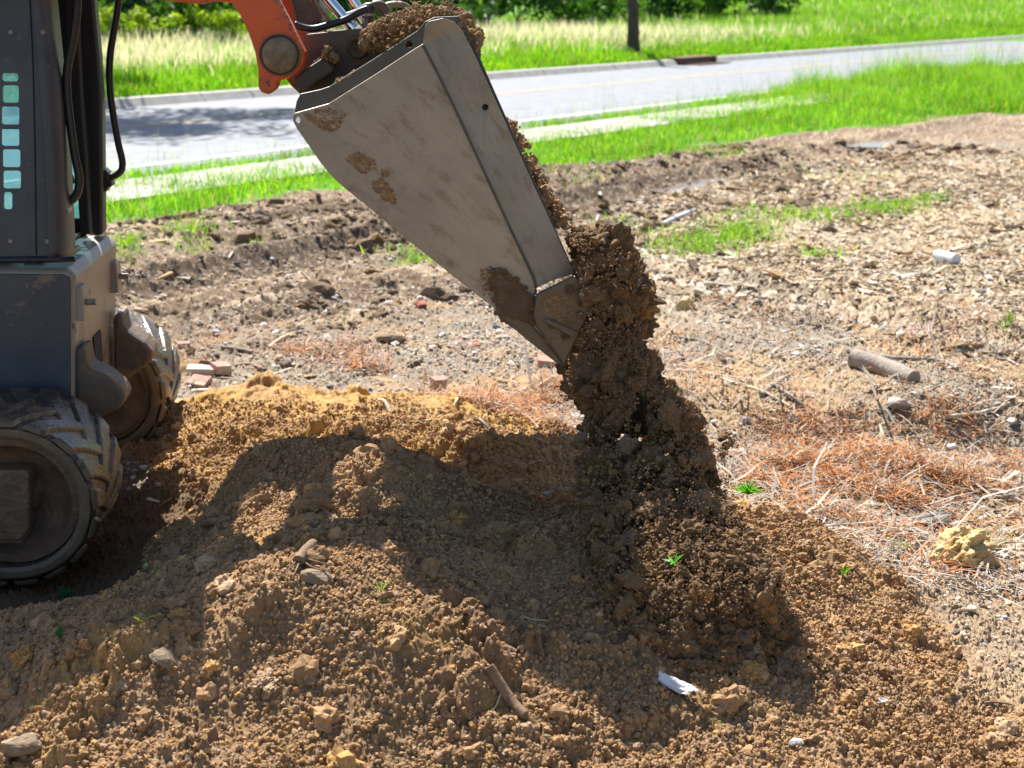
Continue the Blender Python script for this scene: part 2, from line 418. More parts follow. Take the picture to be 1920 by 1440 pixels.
def terrain(x, y, fine=True, full=False):
    pz = pile_base(x, y)
    pile, back, turf, mud, chips, n, t = zones(x, y, pz)
    rz, wet = ruts(x, y, n, t)
    z = pz + rz * (1 - turf) * (1 - pile) * (1 - .55 * sm(12, 19, y))
    far = sm(11.0, 11.45, n) * (1 - sm(18.75, 19.0, n))
    z = z - .10 * far
    z = z + sm(19, 60, n) * .35 + sm(60, 300, n) * 3.0 + 1.0 * sm(40, 140, y) * sm(5, 25, x) + sm(18.9, 19.3, n) * .12
    near = 1 - sm(11.0, 11.4, n)
    lum = (fbm(x * 2.2, y * 2.2, 3, 3) - .5)
    ph = sm(.0, .14, pz)
    z = z + near * lum * (.05 * (1 - ph) + .13 * ph) * (1 - .7 * sm(8, 16, y)) + near * ph * .075 * (fbm(x * 5, y * 5, 2, 6) - .5)
    gap = (y < 30)
    det = np.zeros_like(x)
    if fine:
        i = np.nonzero(y < 22)[0]
        xs, ys, pl, mu, ch, tf = x[i], y[i], pile[i], mud[i], chips[i], turf[i]
        big = blocks(xs, ys, .15, 70, 1.5); a = blocks(xs, ys, .058, 10); b = blocks(xs, ys, .026, 20)
        c = blocks(xs, ys, .0125, 30); rd = 1 - np.abs(fbm(xs * 24, ys * 24, 3, 42) - .5) * 2
        gate = sm(.40, .62, fbm(xs * 5, ys * 5, 2, 44))
        gate2 = sm(.35, .6, fbm(xs * 9 + 5, ys * 9, 2, 45))
        f = fbm(xs * 60, ys * 60, 2, 41) - .5
        dp = big * .044 * gate + a * .022 * (.15 + .85 * gate2) + b * .0075 + c * .0035 + f * .004 + (rd - .75) * .008
        dg = a * .010 * gate + b * .013 * (.4 + gate2) + c * .009 + f * .006
        dm = (a * .018 * gate2 + b * .007 + big * .040 * gate * gate2 + c * .003)
        dc = a * .018 * gate + b * .016 + c * .008
        base = dg * (1 - pl) * (1 - mu) * (1 - ch) + dp * pl + dm * mu * (1 - pl) * (1 - ch) + dc * ch * (1 - pl)
        det[i] = base * (1 - .6 * tf) * (1 - .75 * wet[i]) * (1 - sm(11, 11.4, n[i]))
    z = z + det
    if full:
        return z, (pz, pile, back, turf, mud, chips, n, t, wet, rz, det)
    return z
def tcolor(x, y, info):
    pz, pile, back, turf, mud, chips, n, t, wet, rz, det = info
    m1 = fbm(x * 7, y * 7, 3, 61); m2 = fbm(x * 30, y * 30, 3, 62); m3 = fbm(x * 2, y * 2, 3, 63)
    def mx(a, b, w): return a + (b - a) * w[:, None]
    grv = mx(np.tile(GRAVEL, (len(x), 1)), np.array([.32, .225, .135]), sm(.42, .6, m3))
    c = mx(grv, MUD, mud * (.55 + .45 * sm(.35, .6, m1)))
    st = fbm(n * 2.2, t * .28, 3, 66)
    c = mx(c, np.array([.095, .066, .044]), mud * sm(.50, .66, st) * .8)
    c = mx(c, np.array([.36, .29, .215]), mud * sm(.54, .64, m3) * (1 - sm(.5, .6, st)) * (.8 - .5 * sm(10, 13, y)))
    c = mx(c, CHIPS, chips * (.35 + .6 * sm(.4, .6, m1)))
    fl = fbm(x * 46, y * 46, 2, 67)
    c = mx(c, np.array([.62, .52, .38]), np.clip(chips + .45 * mud, 0, 1) * sm(.62, .72, fl) * .8)
    c = mx(c, np.array([.14, .095, .06]), np.clip(chips, 0, 1) * (1 - sm(.30, .40, fl)) * .7)
    soil = mx(np.tile(SOIL, (len(x), 1)), np.array([.32, .225, .135]), sm(.52, .68, m1) * .8)
    soil = mx(soil, WETSOIL_SHADE, sm(.55, .72, m3) * .55)
    soil = mx(soil, OCHRE * .8, sm(.60, .70, fbm(x * 4 + 9, y * 4, 3, 64)) * .7)
    och = mx(np.tile(OCHRE, (len(x), 1)), SOIL, sm(.45, .62, m1) * .6)
    moist_shade = np.exp(-((x - .15) / .72) ** 2 - ((y - 3.75) / .70) ** 2) * sm(.30, .55, m3 + .35 * (m1 - .5)) * 1.1  # fresh wet soil, spread wider to deepen the shade below the bucket
    moist_shade = np.maximum(moist_shade, 1.0 * np.exp(-((x + .50) / .38) ** 2 - ((y - 4.16) / .16) ** 2))  # shade on the ridge painted into the soil colour
    soil = mx(soil, np.array([.165, .092, .040]), np.clip(moist_shade, 0, .9))
    soil = mx(soil, och, back)
    # dark shade around the track, painted into the earth colour
    track_shade = (1 - sm(-1.05, -.80, x)) * sm(3.45, 3.6, y) * (1 - sm(4.6, 4.9, y))
    soil = mx(soil, WETSOIL_SHADE * .75, track_shade * .7)
    c = mx(c, np.array([.30, .215, .135]), sm(.4, .9, x) * (1 - sm(3.7, 4.4, y)) * .8)
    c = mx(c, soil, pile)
    c = mx(c, WETSOIL_SHADE * .7, track_shade * (1 - pile))
    c = mx(c, TURF, turf)
    c = c * (.82 + .36 * m2)[:, None]
    c = mx(c, np.array([.27, .235, .20]), wet * .8)
    return c

# ------------------------------------------------------------------ ground sheet (denser near by) and the soil mound cut from the same sheet
rows = [1.2]
while rows[-1] < 2.2: rows.append(rows[-1] + .02)
while rows[-1] < 4.7: rows.append(rows[-1] + .0033)
while rows[-1] < 60: rows.append(rows[-1] + max(.005, rows[-1] ** 2 / (4600 if rows[-1] < 16 else 2900)))
while rows[-1] < 1500: rows.append(rows[-1] * 1.06)
rows = np.array(rows)
uc = np.concatenate([np.linspace(-7, -1.2, 24)[:-1], np.linspace(-1.2, -.44, 50)[:-1], np.linspace(-.44, .44, 1260), np.linspace(.44, 1.2, 50)[1:], np.linspace(1.2, 7, 24)[1:]])
YY, UU = np.meshgrid(rows, uc, indexing='ij')
gx, gy = (UU * YY).ravel(), YY.ravel()
gz, info = terrain(gx, gy, True, True)
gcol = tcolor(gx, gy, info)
nr, nc = YY.shape
ii = (np.arange(nr - 1)[:, None] * nc + np.arange(nc - 1)[None, :]).ravel()
F = np.stack([ii, ii + 1, ii + nc + 1, ii + nc], 1)
pm = info[1] > .45
inp = pm[F].all(1) & (gy[F].max(1) < 6.2) & (np.abs(gx[F]).max(1) < 2.9)
def sub(Fs):
    u, inv = np.unique(Fs, return_inverse=True)
    return u, inv.reshape(Fs.shape)
GV = np.stack([gx, gy, gz], 1)
u, f = sub(F[~inp])
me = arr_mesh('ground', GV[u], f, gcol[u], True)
me.attributes.new('Wet', 'FLOAT', 'POINT').data.foreach_set('value', info[8][u].astype(np.float32))
tag(add('ground', me, m_ground), kind='structure')
u, f = sub(F[inp])
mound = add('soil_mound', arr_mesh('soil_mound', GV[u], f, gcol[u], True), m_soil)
tag(mound, 'mound of freshly dumped crumbly brown soil filling the foreground below the bucket', 'soil mound')
def Z(x, y, fine=True):
    x = np.atleast_1d(np.asarray(x, float)); y = np.atleast_1d(np.asarray(y, float))
    return terrain(x, y, fine)
def G(px, py, lift=0.0):
    """where the photo's ray meets the terrain"""
    d = ray(px, py)
    ts = np.linspace(2.2, 60, 6000) / d[1]
    p = CAMP + d * ts[:, None]
    zz = terrain(p[:, 0].copy(), p[:, 1].copy(), False)
    k = np.argmax(p[:, 2] < zz)
    q = p[k].copy()
    q[2] = Z(q[0], q[1])[0] + lift
    return q

# ------------------------------------------------------------------ road, kerb, pavement
def strip(name, n0, n1, t0, t1, z, mat, parent=None, th=0, step=1.0):
    bm = bmesh.new()
    ts = np.arange(t0, t1 + step, step)
    prev = None
    for t in ts:
        a, b = from_nt(n0, t), from_nt(n1, t)
        cur = (bm.verts.new((a[0], a[1], z)), bm.verts.new((b[0], b[1], z)))
        if prev: bm.faces.new((prev[0], cur[0], cur[1], prev[1]))
        prev = cur
    if th:
        r = bmesh.ops.extrude_face_region(bm, geom=bm.faces[:])
        bmesh.ops.translate(bm, verts=[v for v in r['geom'] if isinstance(v, bmesh.types.BMVert)], vec=(0, 0, -th))
    return bm_obj(name, bm, mat, parent)
tag(strip('road', 11.3, 18.72, -60, 220, -.03, m_asphalt), kind='structure')
tag(strip('edge_line', 12.0, 12.13, -60, 220, -.026, m_white), kind='structure')
tag(strip('centre_line', 15.66, 15.76, -60, 220, -.026, m_yellow), kind='structure')
tag(strip('centre_line', 15.90, 16.0, -60, 220, -.026, m_yellow), kind='structure')
bm = bmesh.new()
for k in range(-20, 70):
    t0, t1 = k * 3.0, k * 3.0 + 2.985
    vs = []
    for z in (-.12, .12):
        for n, t in ((18.72, t0), (18.72 + (.02 if z > 0 else 0), t0), (18.95, t0)):
            pass
    q = [(18.64, -.12), (18.66, -.028), (18.80, .105), (18.95, .115), (18.95, -.12)]
    A = [bm.verts.new((*from_nt(n, t0), z)) for n, z in q]
    B = [bm.verts.new((*from_nt(n, t1), z)) for n, z in q]
    for i in range(5):
        bm.faces.new((A[i], A[(i + 1) % 5], B[(i + 1) % 5], B[i]))
    bm.faces.new(A); bm.faces.new(B)
tag(bm_obj('kerb', bm, m_kerb, bevel=.015), kind='structure')
bm = bmesh.new()
for k in range(-8, 26):
    t0 = k * 1.5
    for (n0, n1) in ((9.75, 10.85),):
        A = [bm.verts.new((*from_nt(n, t), .035)) for n, t in ((n0, t0), (n1, t0), (n1, t0 + 1.48), (n0, t0 + 1.48))]
        B = [bm.verts.new((v.co.x, v.co.y, -.1)) for v in A]
        bm.faces.new(A)
        for i in range(4): bm.faces.new((A[i], A[(i + 1) % 4], B[(i + 1) % 4], B[i]))
tag(bm_obj('pavement', bm, m_concrete), kind='structure')

# storm drain in the far kerb
dq = P(1366, 112, z=.1)
dn, dt_ = nt_of(dq[0], dq[1])
dr = bpy.data.objects.new('storm_drain', None); COL.objects.link(dr)
bx, by = from_nt(18.60, dt_)
dr.location = (bx, by, -.03); dr.rotation_euler = (0, 0, R(54))
tag(dr, 'rusty iron storm drain inlet set in the far kerb beside the road', 'storm drain')
def box(bm, x0, x1, y0, y1, z0, z1):
    r = bmesh.ops.create_cube(bm, size=1)
    for v in r['verts']:
        v.co = Vector((x0 if v.co.x < 0 else x1, y0 if v.co.y < 0 else y1, z0 if v.co.z < 0 else z1))
    return r['verts']
bm = bmesh.new(); box(bm, -.95, .95, -.02, .40, .10, .19); box(bm, -.95, -.85, -.02, .1, -.02, .10); box(bm, .85, .95, -.02, .1, -.02, .10); bm_obj('hood', bm, m_rust, dr, bevel=.01)
bm = bmesh.new()
for k in range(9): box(bm, -.8 + k * .18, -.72 + k * .18, -.45, -.04, .008, .03)
box(bm, -.85, .85, -.49, -.45, .005, .028); box(bm, -.85, .85, -.04, -.02, .005, .028)
bm_obj('grate', bm, m_rust, dr)

# puddles of grey muddy water lying in the ruts
def puddle(px0, px1, py, py_half, dz):
    bm = bmesh.new()
    c = P((px0 + px1) / 2, py, z=0)
    n0, t0 = nt_of(c[0], c[1])
    a = P(px0, py + py_half * .2, z=0); b = P(px1, py - py_half * .2, z=0)
    L = np.linalg.norm(b - a) / 2
    d = (b - a) / np.linalg.norm(b - a)
    e = np.array([-d[1], d[0], 0])
    w = abs(P((px0 + px1) / 2, py - py_half, z=0)[1] - P((px0 + px1) / 2, py + py_half, z=0)[1]) / 2 * abs(d[0]) + .02
    vs = []
    mid = (a + b) / 2
    for k in range(48):
        an = k / 48 * 2 * math.pi
        r = .8 + .35 * (vn(np.array([math.cos(an) * 2 + px0]), np.array([math.sin(an) * 2]), 3)[0])
        p = mid + d * L * math.cos(an) * r + e * w * math.sin(an) * r
        vs.append(p)
    zs = np.percentile([Z(p[0], p[1], False)[0] for p in vs], 30) + dz
    bm.faces.new([bm.verts.new((p[0], p[1], zs)) for p in vs])
    tag(bm_obj('puddle', bm, m_water), kind='structure')
puddle(1130, 1490, 344, 13, .006)
puddle(1560, 1900, 272, 6, .008)

# ------------------------------------------------------------------ lump and pebble prototypes
def ico(sub):
    bm = bmesh.new()
    bmesh.ops.create_icosphere(bm, subdivisions=sub, radius=1)
    V = np.array([v.co[:] for v in bm.verts]); F = np.array([[v.index for v in f.verts] for f in bm.faces])
    bm.free()
    return V, F
ICO = {k: ico(k) for k in (1, 2, 3, 4, 5)}
def lump(sub, seed, amp=.5, fr=1.3, o=3, knob=0):
    V, F = ICO[sub]
    n = fbm3(V * fr + seed * 7.1, o, seed)
    s = 1 + amp * (n - .5) * 2
    if knob:
        k = fbm3(V * fr * 4 + seed * 3.3, 2, seed + 40)
        s = s + knob * (np.abs(k - .5) * -2 + .4)
    return V * s[:, None], F
def crumb(sub, seed, knobs=(60, 260), amp=(.30, .16), base=.5):
    """irregular clod with grainy knobbly skin"""
    r = np.random.default_rng(seed)
    V, F = ICO[sub]
    s = 1 + base * (fbm3(V * 1.25 + seed * 5.3, 3, seed) - .5) * 2.6
    for n, a in zip(knobs, amp):
        p = r.normal(size=(n, 3)); p /= np.linalg.norm(p, axis=1)[:, None]
        d = np.arccos(np.clip(V @ p.T, -1, 1))
        rad = r.uniform(.4, 1.3, n) * 2.0 / math.sqrt(n)
        q = np.sqrt(np.maximum(0, 1 - (d / rad) ** 2)) * rad
        s = s + a * q.max(1) * math.sqrt(n) / 2.2 * r.uniform(.8, 1.2)
    s = s / s.mean()
    return V * s[:, None] * r.uniform(.75, 1.15, 3), F
def chunk(sub, seed, cuts=9, dims=(1, 1, 1), amp=.12, lo=.55, hi=.9):
    r = np.random.default_rng(seed)
    V, F = ICO[sub]
    V = V.copy()
    for _ in range(cuts):
        n = r.normal(size=3); n /= np.linalg.norm(n)
        d = r.uniform(lo, hi)
        s = V @ n
        V = np.where((s > d)[:, None], V - np.outer(s - d, n), V)
    V = V * (1 + amp * (fbm3(V * 3 + seed, 3, seed) - .5) * 2)[:, None]
    return V * np.array(dims), F
def rotm(n, flat=False):
    if flat:
        a = rng.uniform(0, 2 * math.pi, n); c, s = np.cos(a), np.sin(a); o = np.zeros(n); l = np.ones(n)
        Rz = np.stack([np.stack([c, -s, o], 1), np.stack([s, c, o], 1), np.stack([o, o, l], 1)], 1)
        tx, ty = rng.normal(0, .22, n), rng.normal(0, .22, n)
        c, s = np.cos(tx), np.sin(tx)
        Rx = np.stack([np.stack([l, o, o], 1), np.stack([o, c, -s], 1), np.stack([o, s, c], 1)], 1)
        c, s = np.cos(ty), np.sin(ty)
        Ry = np.stack([np.stack([c, o, s], 1), np.stack([o, l, o], 1), np.stack([-s, o, c], 1)], 1)
        return Ry @ Rx @ Rz
    q = rng.normal(size=(n, 4)); q /= np.linalg.norm(q, axis=1)[:, None]
    w, x, y, z = q.T
    return np.stack([np.stack([1 - 2 * (y * y + z * z), 2 * (x * y - z * w), 2 * (x * z + y * w)], 1),
                     np.stack([2 * (x * y + z * w), 1 - 2 * (x * x + z * z), 2 * (y * z - x * w)], 1),
                     np.stack([2 * (x * z - y * w), 2 * (y * z + x * w), 1 - 2 * (x * x + y * y)], 1)], 1)
class Bag:
    """collects copies of prototypes into one mesh"""
    def __init__(s): s.V, s.F, s.C, s.n = [], [], [], 0
    def put(s, protos, pos, scale, rot, col):
        pos = np.asarray(pos, float)
        scale = np.asarray(scale, float)
        if scale.ndim == 1: scale = np.repeat(scale[:, None], 3, 1)
        pick = rng.integers(0, len(protos), len(pos))
        for k, (V, F) in enumerate(protos):
            i = np.nonzero(pick == k)[0]
            if not len(i): continue
            W = V[None] * scale[i][:, None, :]
            W = np.einsum('nij,nvj->nvi', rot[i], W) + pos[i][:, None, :]
            m = len(V)
            s.V.append(W.reshape(-1, 3)); s.C.append(np.repeat(col[i], m, 0))
            s.F.append((F[None] + (np.arange(len(i)) * m)[:, None, None] + s.n).reshape(-1, 3))
            s.n += m * len(i)
    def raw(s, V, F, C):
        s.V.append(V); s.F.append(F + s.n); s.C.append(C); s.n += len(V)
    def build(s, name, mat, smooth=False):
        return add(name, arr_mesh(name, np.concatenate(s.V), np.concatenate(s.F), np.concatenate(s.C), smooth), mat)
def soilcol(n, base=SOIL, v=.22):
    c = base[None] * rng.uniform(1 - v, 1 + v, (n, 1))
    k = rng.random(n)
    c[k < .12] *= np.array([1.12, 1.22, 1.45])
    c[k > .9] *= np.array([1.25, 1.15, .85])
    return c
LUMP1 = [lump(1, k, .75, 1.9, 2) for k in range(10)]
LUMP2 = [crumb(2, k, (16, 40), (.36, .2), .85) for k in range(16)]
LUMP3 = [crumb(3, k, (30, 110), (.34, .2), .6) for k in range(10)]
LUMP4 = [crumb(5, k, (30, 140, 700), (.30, .26, .20), .75) for k in range(8)]
PEB = [chunk(2, k, 8, (1, .8, .6)) for k in range(8)]
PEB1 = [chunk(1, k, 5, (1, .8, .6)) for k in range(6)]
def fan_points(n, y0, y1, umax=.42, power=1.0):
    """even cover of the ground strip y0..y1 inside the view and a margin"""
    y = np.sqrt(rng.uniform(y0 ** 2, y1 ** 2, int(n)))
    return rng.uniform(-umax, umax, int(n)) * y, y

# loose clods lying on the mound
bag = Bag()
x, y = fan_points(8000, 2.3, 5.3)
keep = zones(x, y, pile_base(x, y))[0] > .5
x, y = x[keep], y[keep]
r = .0045 * rng.pareto(2.4, len(x)) + .004
r = np.minimum(r, .036)
z = Z(x, y)
bigm = r > .013
bag.put(LUMP3, np.stack([x, y, z - r * .15], 1)[bigm], r[bigm], rotm(bigm.sum()), soilcol(bigm.sum()))
bag.put(LUMP2, np.stack([x, y, z - r * .1], 1)[~bigm], r[~bigm], rotm((~bigm).sum()), soilcol((~bigm).sum()))
x, y = fan_points(110, 2.5, 4.6)
keep = zones(x, y, pile_base(x, y))[0] > .6
x, y = x[keep], y[keep]
r = rng.uniform(.018, .042, len(x))
bag.put(LUMP4, np.stack([x, y, Z(x, y) - r * .35], 1), np.stack([r * 1.2, r, r * .8], 1), rotm(len(x), True), soilcol(len(x), SOIL, v=.12))
x, y = fan_points(125000, 2.4, 5.2)
keep = (zones(x, y, pile_base(x, y))[0] > .5) & (rng.random(len(x)) < .10 + .90 * sm(.40, .58, fbm(x * 6, y * 6, 3, 47)))
x, y = x[keep], y[keep]
r = .0022 + .0062 * rng.random(len(x)) ** 2.5
bag.put(LUMP2, np.stack([x, y, Z(x, y) - r * .15], 1), np.stack([r * 1.3, r, r * .9], 1), rotm(len(x)), soilcol(len(x), SOIL * .95, v=.12))
x, y = fan_points(50000, 2.3, 5.4)
keep = zones(x, y, pile_base(x, y))[0] > .45
x, y = x[keep], y[keep]
r = rng.uniform(.0022, .0068, len(x))
bag.put(LUMP1, np.stack([x, y, Z(x, y) + r * .3], 1), r, rotm(len(x)), soilcol(len(x), v=.3))
o = bag.build('soil_clods', m_clod)
tag(o, 'loose brown soil clods and crumbs lying all over the mound', 'soil crumbs', kind='stuff')

# gravel between the mound and the wood chips
bag = Bag()
def gravel(n, y0, y1, rmin, rmax, protos):
    x, y = fan_points(n, y0, y1)
    pz = pile_base(x, y)
    zn = zones(x, y, pz)
    keep = (zn[0] < .4) & ~((x < -.75) & (y < 4.7)) & (zn[2] < .3) & (rng.random(len(x)) < (1 - .75 * zn[3]) * (1 - .6 * zn[4]) * (1 - .6 * sm(.0, .9, x) * sm(4.2, 4.8, y)) * (1 - .72 * sm(.5, .9, x) * (1 - sm(3.8, 4.3, y))) * (.25 + 1.1 * sm(.35, .6, fbm(x * 1.6, y * 1.6, 3, 81))))
    x, y = x[keep], y[keep]
    r = rmin + (rmax - rmin) * rng.random(len(x)) ** 3
    pal = np.array([[.46, .43, .40], [.30, .28, .26], [.66, .64, .60], [.20, .18, .16], [.44, .32, .20], [.36, .35, .36], [.56, .48, .36], [.10, .09, .09], [.24, .17, .11], [.50, .34, .28]])
    c = pal[rng.integers(0, len(pal), len(x))] * rng.uniform(.8, 1.2, (len(x), 1))
    bag.put(protos, np.stack([x, y, Z(x, y) + r * .2], 1), r, rotm(len(x), True), c)
gravel(70000, 3.2, 9.5, .004, .015, PEB1)
gravel(5200, 3.4, 10, .010, .030, PEB)
o = bag.build('gravel', m_stone)
tag(o, 'grey and tan gravel strewn over the bare ground behind the mound', 'gravel', kind='stuff')

# mud clods in the wheel ruts
bag = Bag()
x, y = fan_points(26000, 6.5, 17)
zn = zones(x, y, pile_base(x, y))
keep = (zn[3] > .3) & (zn[2] < .3) & (rng.random(len(x)) < sm(.4, .6, fbm(x * 1.2, y * 1.2, 3, 91)))
x, y = x[keep], y[keep]
r = np.minimum(.010 * rng.pareto(2.3, len(x)) + .010, .075)
bag.put(LUMP2, np.stack([x, y, Z(x, y) - .1 * r], 1), np.stack([r * 1.3, r, r * .7], 1), rotm(len(x), True), soilcol(len(x), MUD * .85))
tag(bag.build('mud_clods', m_clod), 'dark mud clods thrown up along the wheel ruts', 'mud clods', kind='stuff')

# wood chips
CH = []
for k in range(8):
    V = np.array([[-1, -.3, -.12], [1, -.2, -.1], [.9, .25, -.1], [-.85, .3, -.1], [-.95, -.25, .1], [.8, -.22, .12], [1, .2, .1], [-.9, .33, .1]]) + np.random.default_rng(k).normal(0, .08, (8, 3))
    Fq = [(0, 3, 2, 1), (4, 5, 6, 7), (0, 1, 5, 4), (1, 2, 6, 5), (2, 3, 7, 6), (3, 0, 4, 7)]
    CH.append((V, np.array([t for q in Fq for t in ((q[0], q[1], q[2]), (q[0], q[2], q[3]))])))
bag = Bag()
x, y = fan_points(85000, 4.6, 16)
pz = pile_base(x, y); zn = zones(x, y, pz)
side = sm(.05, .5, x / y + .3 * (fbm(x, y, 3, 14) - .5)) * (y < 9)
dens = np.clip(zn[4] * .95 + (.75 * side) * (1 - zn[4]) + .14, 0, 1) * (.3 + .9 * sm(.35, .6, fbm(x * 1.5, y * 1.5, 3, 15)))
keep = (pz < .03) & (zn[2] < .3) & (rng.random(len(x)) < dens)
x, y = x[keep], y[keep]
L = rng.uniform(.008, .027, len(x)) * (1 + 1.2 * (rng.random(len(x)) > .94)) * (1 + .6 * sm(7, 9, y))
pal = np.array([[.58, .47, .33], [.48, .36, .22], [.64, .56, .44], [.38, .27, .16], [.52, .35, .18], [.74, .68, .58], [.22, .15, .09], [.16, .11, .07]])
c = pal[rng.integers(0, len(pal), len(x))] * rng.uniform(.8, 1.15, (len(x), 1))
bag.put(CH, np.stack([x, y, Z(x, y) + .004], 1), np.stack([L, L * rng.uniform(.4, 1, len(x)), L * .7], 1), rotm(len(x), True), c)
tag(bag.build('wood_chips', m_straw), 'pale shredded wood chips spread over the ground', 'wood chips', kind='stuff')

# straw-like needles and thin litter
def needles(bag, cx, cy, rad, n, pal, lmin, lmax, width, lift, bias=None):
    a = rng.uniform(0, 2 * math.pi, n); rr = rad * np.sqrt(rng.random(n)) * rng.uniform(.4, 1, n)
    x, y = cx + rr * np.cos(a), cy + rr * np.sin(a)
    keep = pile_base(x, y) < .06
    x, y = x[keep], y[keep]; n = len(x)
    z = Z(x, y, False) + .010 + lift * rng.random(n) ** 1.5 * np.clip(1 - ((x - cx) ** 2 + (y - cy) ** 2) / rad ** 2, 0, 1)
    th = rng.uniform(0, 2 * math.pi, n) if bias is None else rng.normal(bias, .8, n)
    L = rng.uniform(lmin, lmax, n)
    tilt = rng.normal(0.05, .28, n)
    width = width * np.exp(rng.normal(0, .25, (n, 1)))
    d = np.stack([np.cos(th) * np.cos(tilt), np.sin(th) * np.cos(tilt), np.sin(tilt)], 1)
    s = np.stack([-np.sin(th), np.cos(th), np.zeros(n)], 1) * width * rng.uniform(.6, 1.4, (n, 1))
    p0 = np.stack([x, y, z], 1)
    sag = np.stack([rng.normal(0, .12, n), rng.normal(0, .12, n), rng.uniform(.0, .22, n)], 1) * L[:, None]
    p1 = p0 + d * L[:, None] * .5 + sag * .6
    p2 = p0 + d * L[:, None]
    p2[:, 2] = np.maximum(p2[:, 2], z - .01)
    V = np.stack([p0 - s, p0 + s, p1 - s, p1 + s, p2 - s * .4, p2 + s * .4], 1).reshape(-1, 3)
    Fb = np.array([[0, 1, 3], [0, 3, 2], [2, 3, 5], [2, 5, 4]])
    Fs = (Fb[None] + (np.arange(n) * 6)[:, None, None]).reshape(-1, 3)
    pal = np.array(pal)
    c = pal[rng.integers(0, len(pal), n)] * rng.uniform(.75, 1.2, (n, 1))
    bag.raw(V, Fs, np.repeat(c, 6, 0))
RUST = [[.50, .19, .05], [.40, .14, .04], [.56, .27, .09], [.20, .075, .03], [.48, .32, .18], [.28, .12, .05]]
GREY = [[.40, .36, .32], [.30, .26, .22], [.50, .46, .40], [.36, .28, .2]]
bag = Bag()
for px, py, rad, n, lift in [(1560, 790, .26, 1500, .05), (1640, 840, .30, 2300, .10), (1730, 850, .26, 1800, .10), (1500, 850, .22, 1300, .07), (1820, 860, .20, 800, .05),
                             (1590, 890, .24, 1300, .06), (1480, 780, .2, 700, .03), (1690, 900, .2, 900, .06), (1780, 760, .2, 500, .02), (1560, 960, .2, 500, .03), (1640, 1010, .14, 250, .03), (1440, 900, .15, 500, .04),
                             (950, 800, .22, 1100, .05), (1010, 840, .16, 800, .05), (900, 770, .2, 600, .03), (1040, 730, .14, 500, .04), (1010, 760, .16, 500, .04), (840, 760, .16, 350, .02),
                             (640, 680, .22, 450, .02), (690, 700, .16, 350, .03), (560, 665, .2, 350, .02), (660, 655, .2, 300, .02), (420, 640, .25, 200, .02), (1660, 1000, .12, 250, .03), (1650, 1135, .07, 120, .02), (1880, 800, .2, 400, .03)]:
    c = P(px, py, z=0)
    needles(bag, c[0], c[1], rad * 1.15, int(n * .42), RUST, .04, .13, .0019, lift * 1.3)
    needles(bag, c[0], c[1], rad * 1.2, int(n * .10), GREY, .05, .16, .0022, lift * 1.3)
tag(bag.build('pine_straw', m_straw), 'rust coloured dry pine straw in loose tangled drifts', 'pine straw', kind='stuff')
bag = Bag()
for k in range(420):
    px, py = rng.uniform(1180, 1980), rng.uniform(560, 1090)
    c = P(px, py, z=0)
    needles(bag, c[0], c[1], .22, 17, GREY + RUST[:2] + [[.16, .11, .07], [.55, .46, .34]], .03, .17, .0021, .03)
for k in range(170):
    px, py = rng.uniform(240, 1100), rng.uniform(580, 870)
    c = P(px, py, z=0)
    needles(bag, c[0], c[1], .25, 9, GREY + RUST[:2], .03, .12, .0017, .015)
for k in range(110):
    px, py = rng.uniform(1180, 1980), rng.uniform(600, 1060)
    c = P(px, py, z=0)
    needles(bag, c[0], c[1], .25, 2, GREY + [[.34, .20, .13], [.55, .46, .34]], .14, .42, .0042, .035)
for k in range(24):
    px, py = rng.uniform(380, 1080), rng.uniform(620, 840)
    c = P(px, py, z=0)
    needles(bag, c[0], c[1], .25, 2, GREY + [[.34, .20, .13], [.55, .46, .34]], .10, .30, .0036, .03)
tag(bag.build('twig_litter', m_straw), 'thin grey twigs and shredded bark littering the ground', 'twig litter', kind='stuff')

# ------------------------------------------------------------------ grass
def blades(name, x, y, z, h, w, col, tip=None, lean=.35, droop=.5, label='', cat='grass', kind='stuff'):
    n = len(x)
    th = rng.uniform(0, 2 * math.pi, n)
    s = np.stack([np.cos(th), np.sin(th), np.zeros(n)], 1) * (w[:, None] / 2)
    la = rng.uniform(0, 2 * math.pi, n); ll = np.abs(rng.normal(0, lean, n))
    d = np.stack([np.cos(la) * ll, np.sin(la) * ll, np.ones(n)], 1); d /= np.linalg.norm(d, axis=1)[:, None]
    b = np.stack([x, y, z], 1)
    m = b + d * (h * .55)[:, None]
    d2 = d + np.stack([np.cos(la) * droop, np.sin(la) * droop, -np.full(n, droop * .6)], 1) * rng.random((n, 1)) * 1.6
    d2 /= np.linalg.norm(d2, axis=1)[:, None]
    t = m + d2 * (h * .45)[:, None]
    V = np.stack([b - s, b + s, m - s * .8, m + s * .8, t], 1).reshape(-1, 3)
    Fb = np.array([[0, 1, 3], [0, 3, 2], [2, 3, 4]])
    Fs = (Fb[None] + (np.arange(n) * 5)[:, None, None]).reshape(-1, 3)
    C = np.repeat(col[:, None, :], 5, 1)
    if tip is not None: C[:, 2:, :] = tip[:, None, :]
    me = arr_mesh(name, V, Fs, C.reshape(-1, 3))
    o = add(name, me, m_grass)
    if label: tag(o, label, cat, kind=kind)
    return o
def gcolr(n, dry=.06):
    pal = np.array([[.12, .32, .010], [.19, .40, .012], [.08, .25, .014], [.31, .46, .02], [.15, .36, .015]])
    c = pal[rng.integers(0, len(pal), n)] * rng.uniform(.75, 1.25, (n, 1))
    k = rng.random(n) < dry
    c[k] = np.array([.42, .36, .18]) * rng.uniform(.7, 1.1, (k.sum(), 1))
    return c
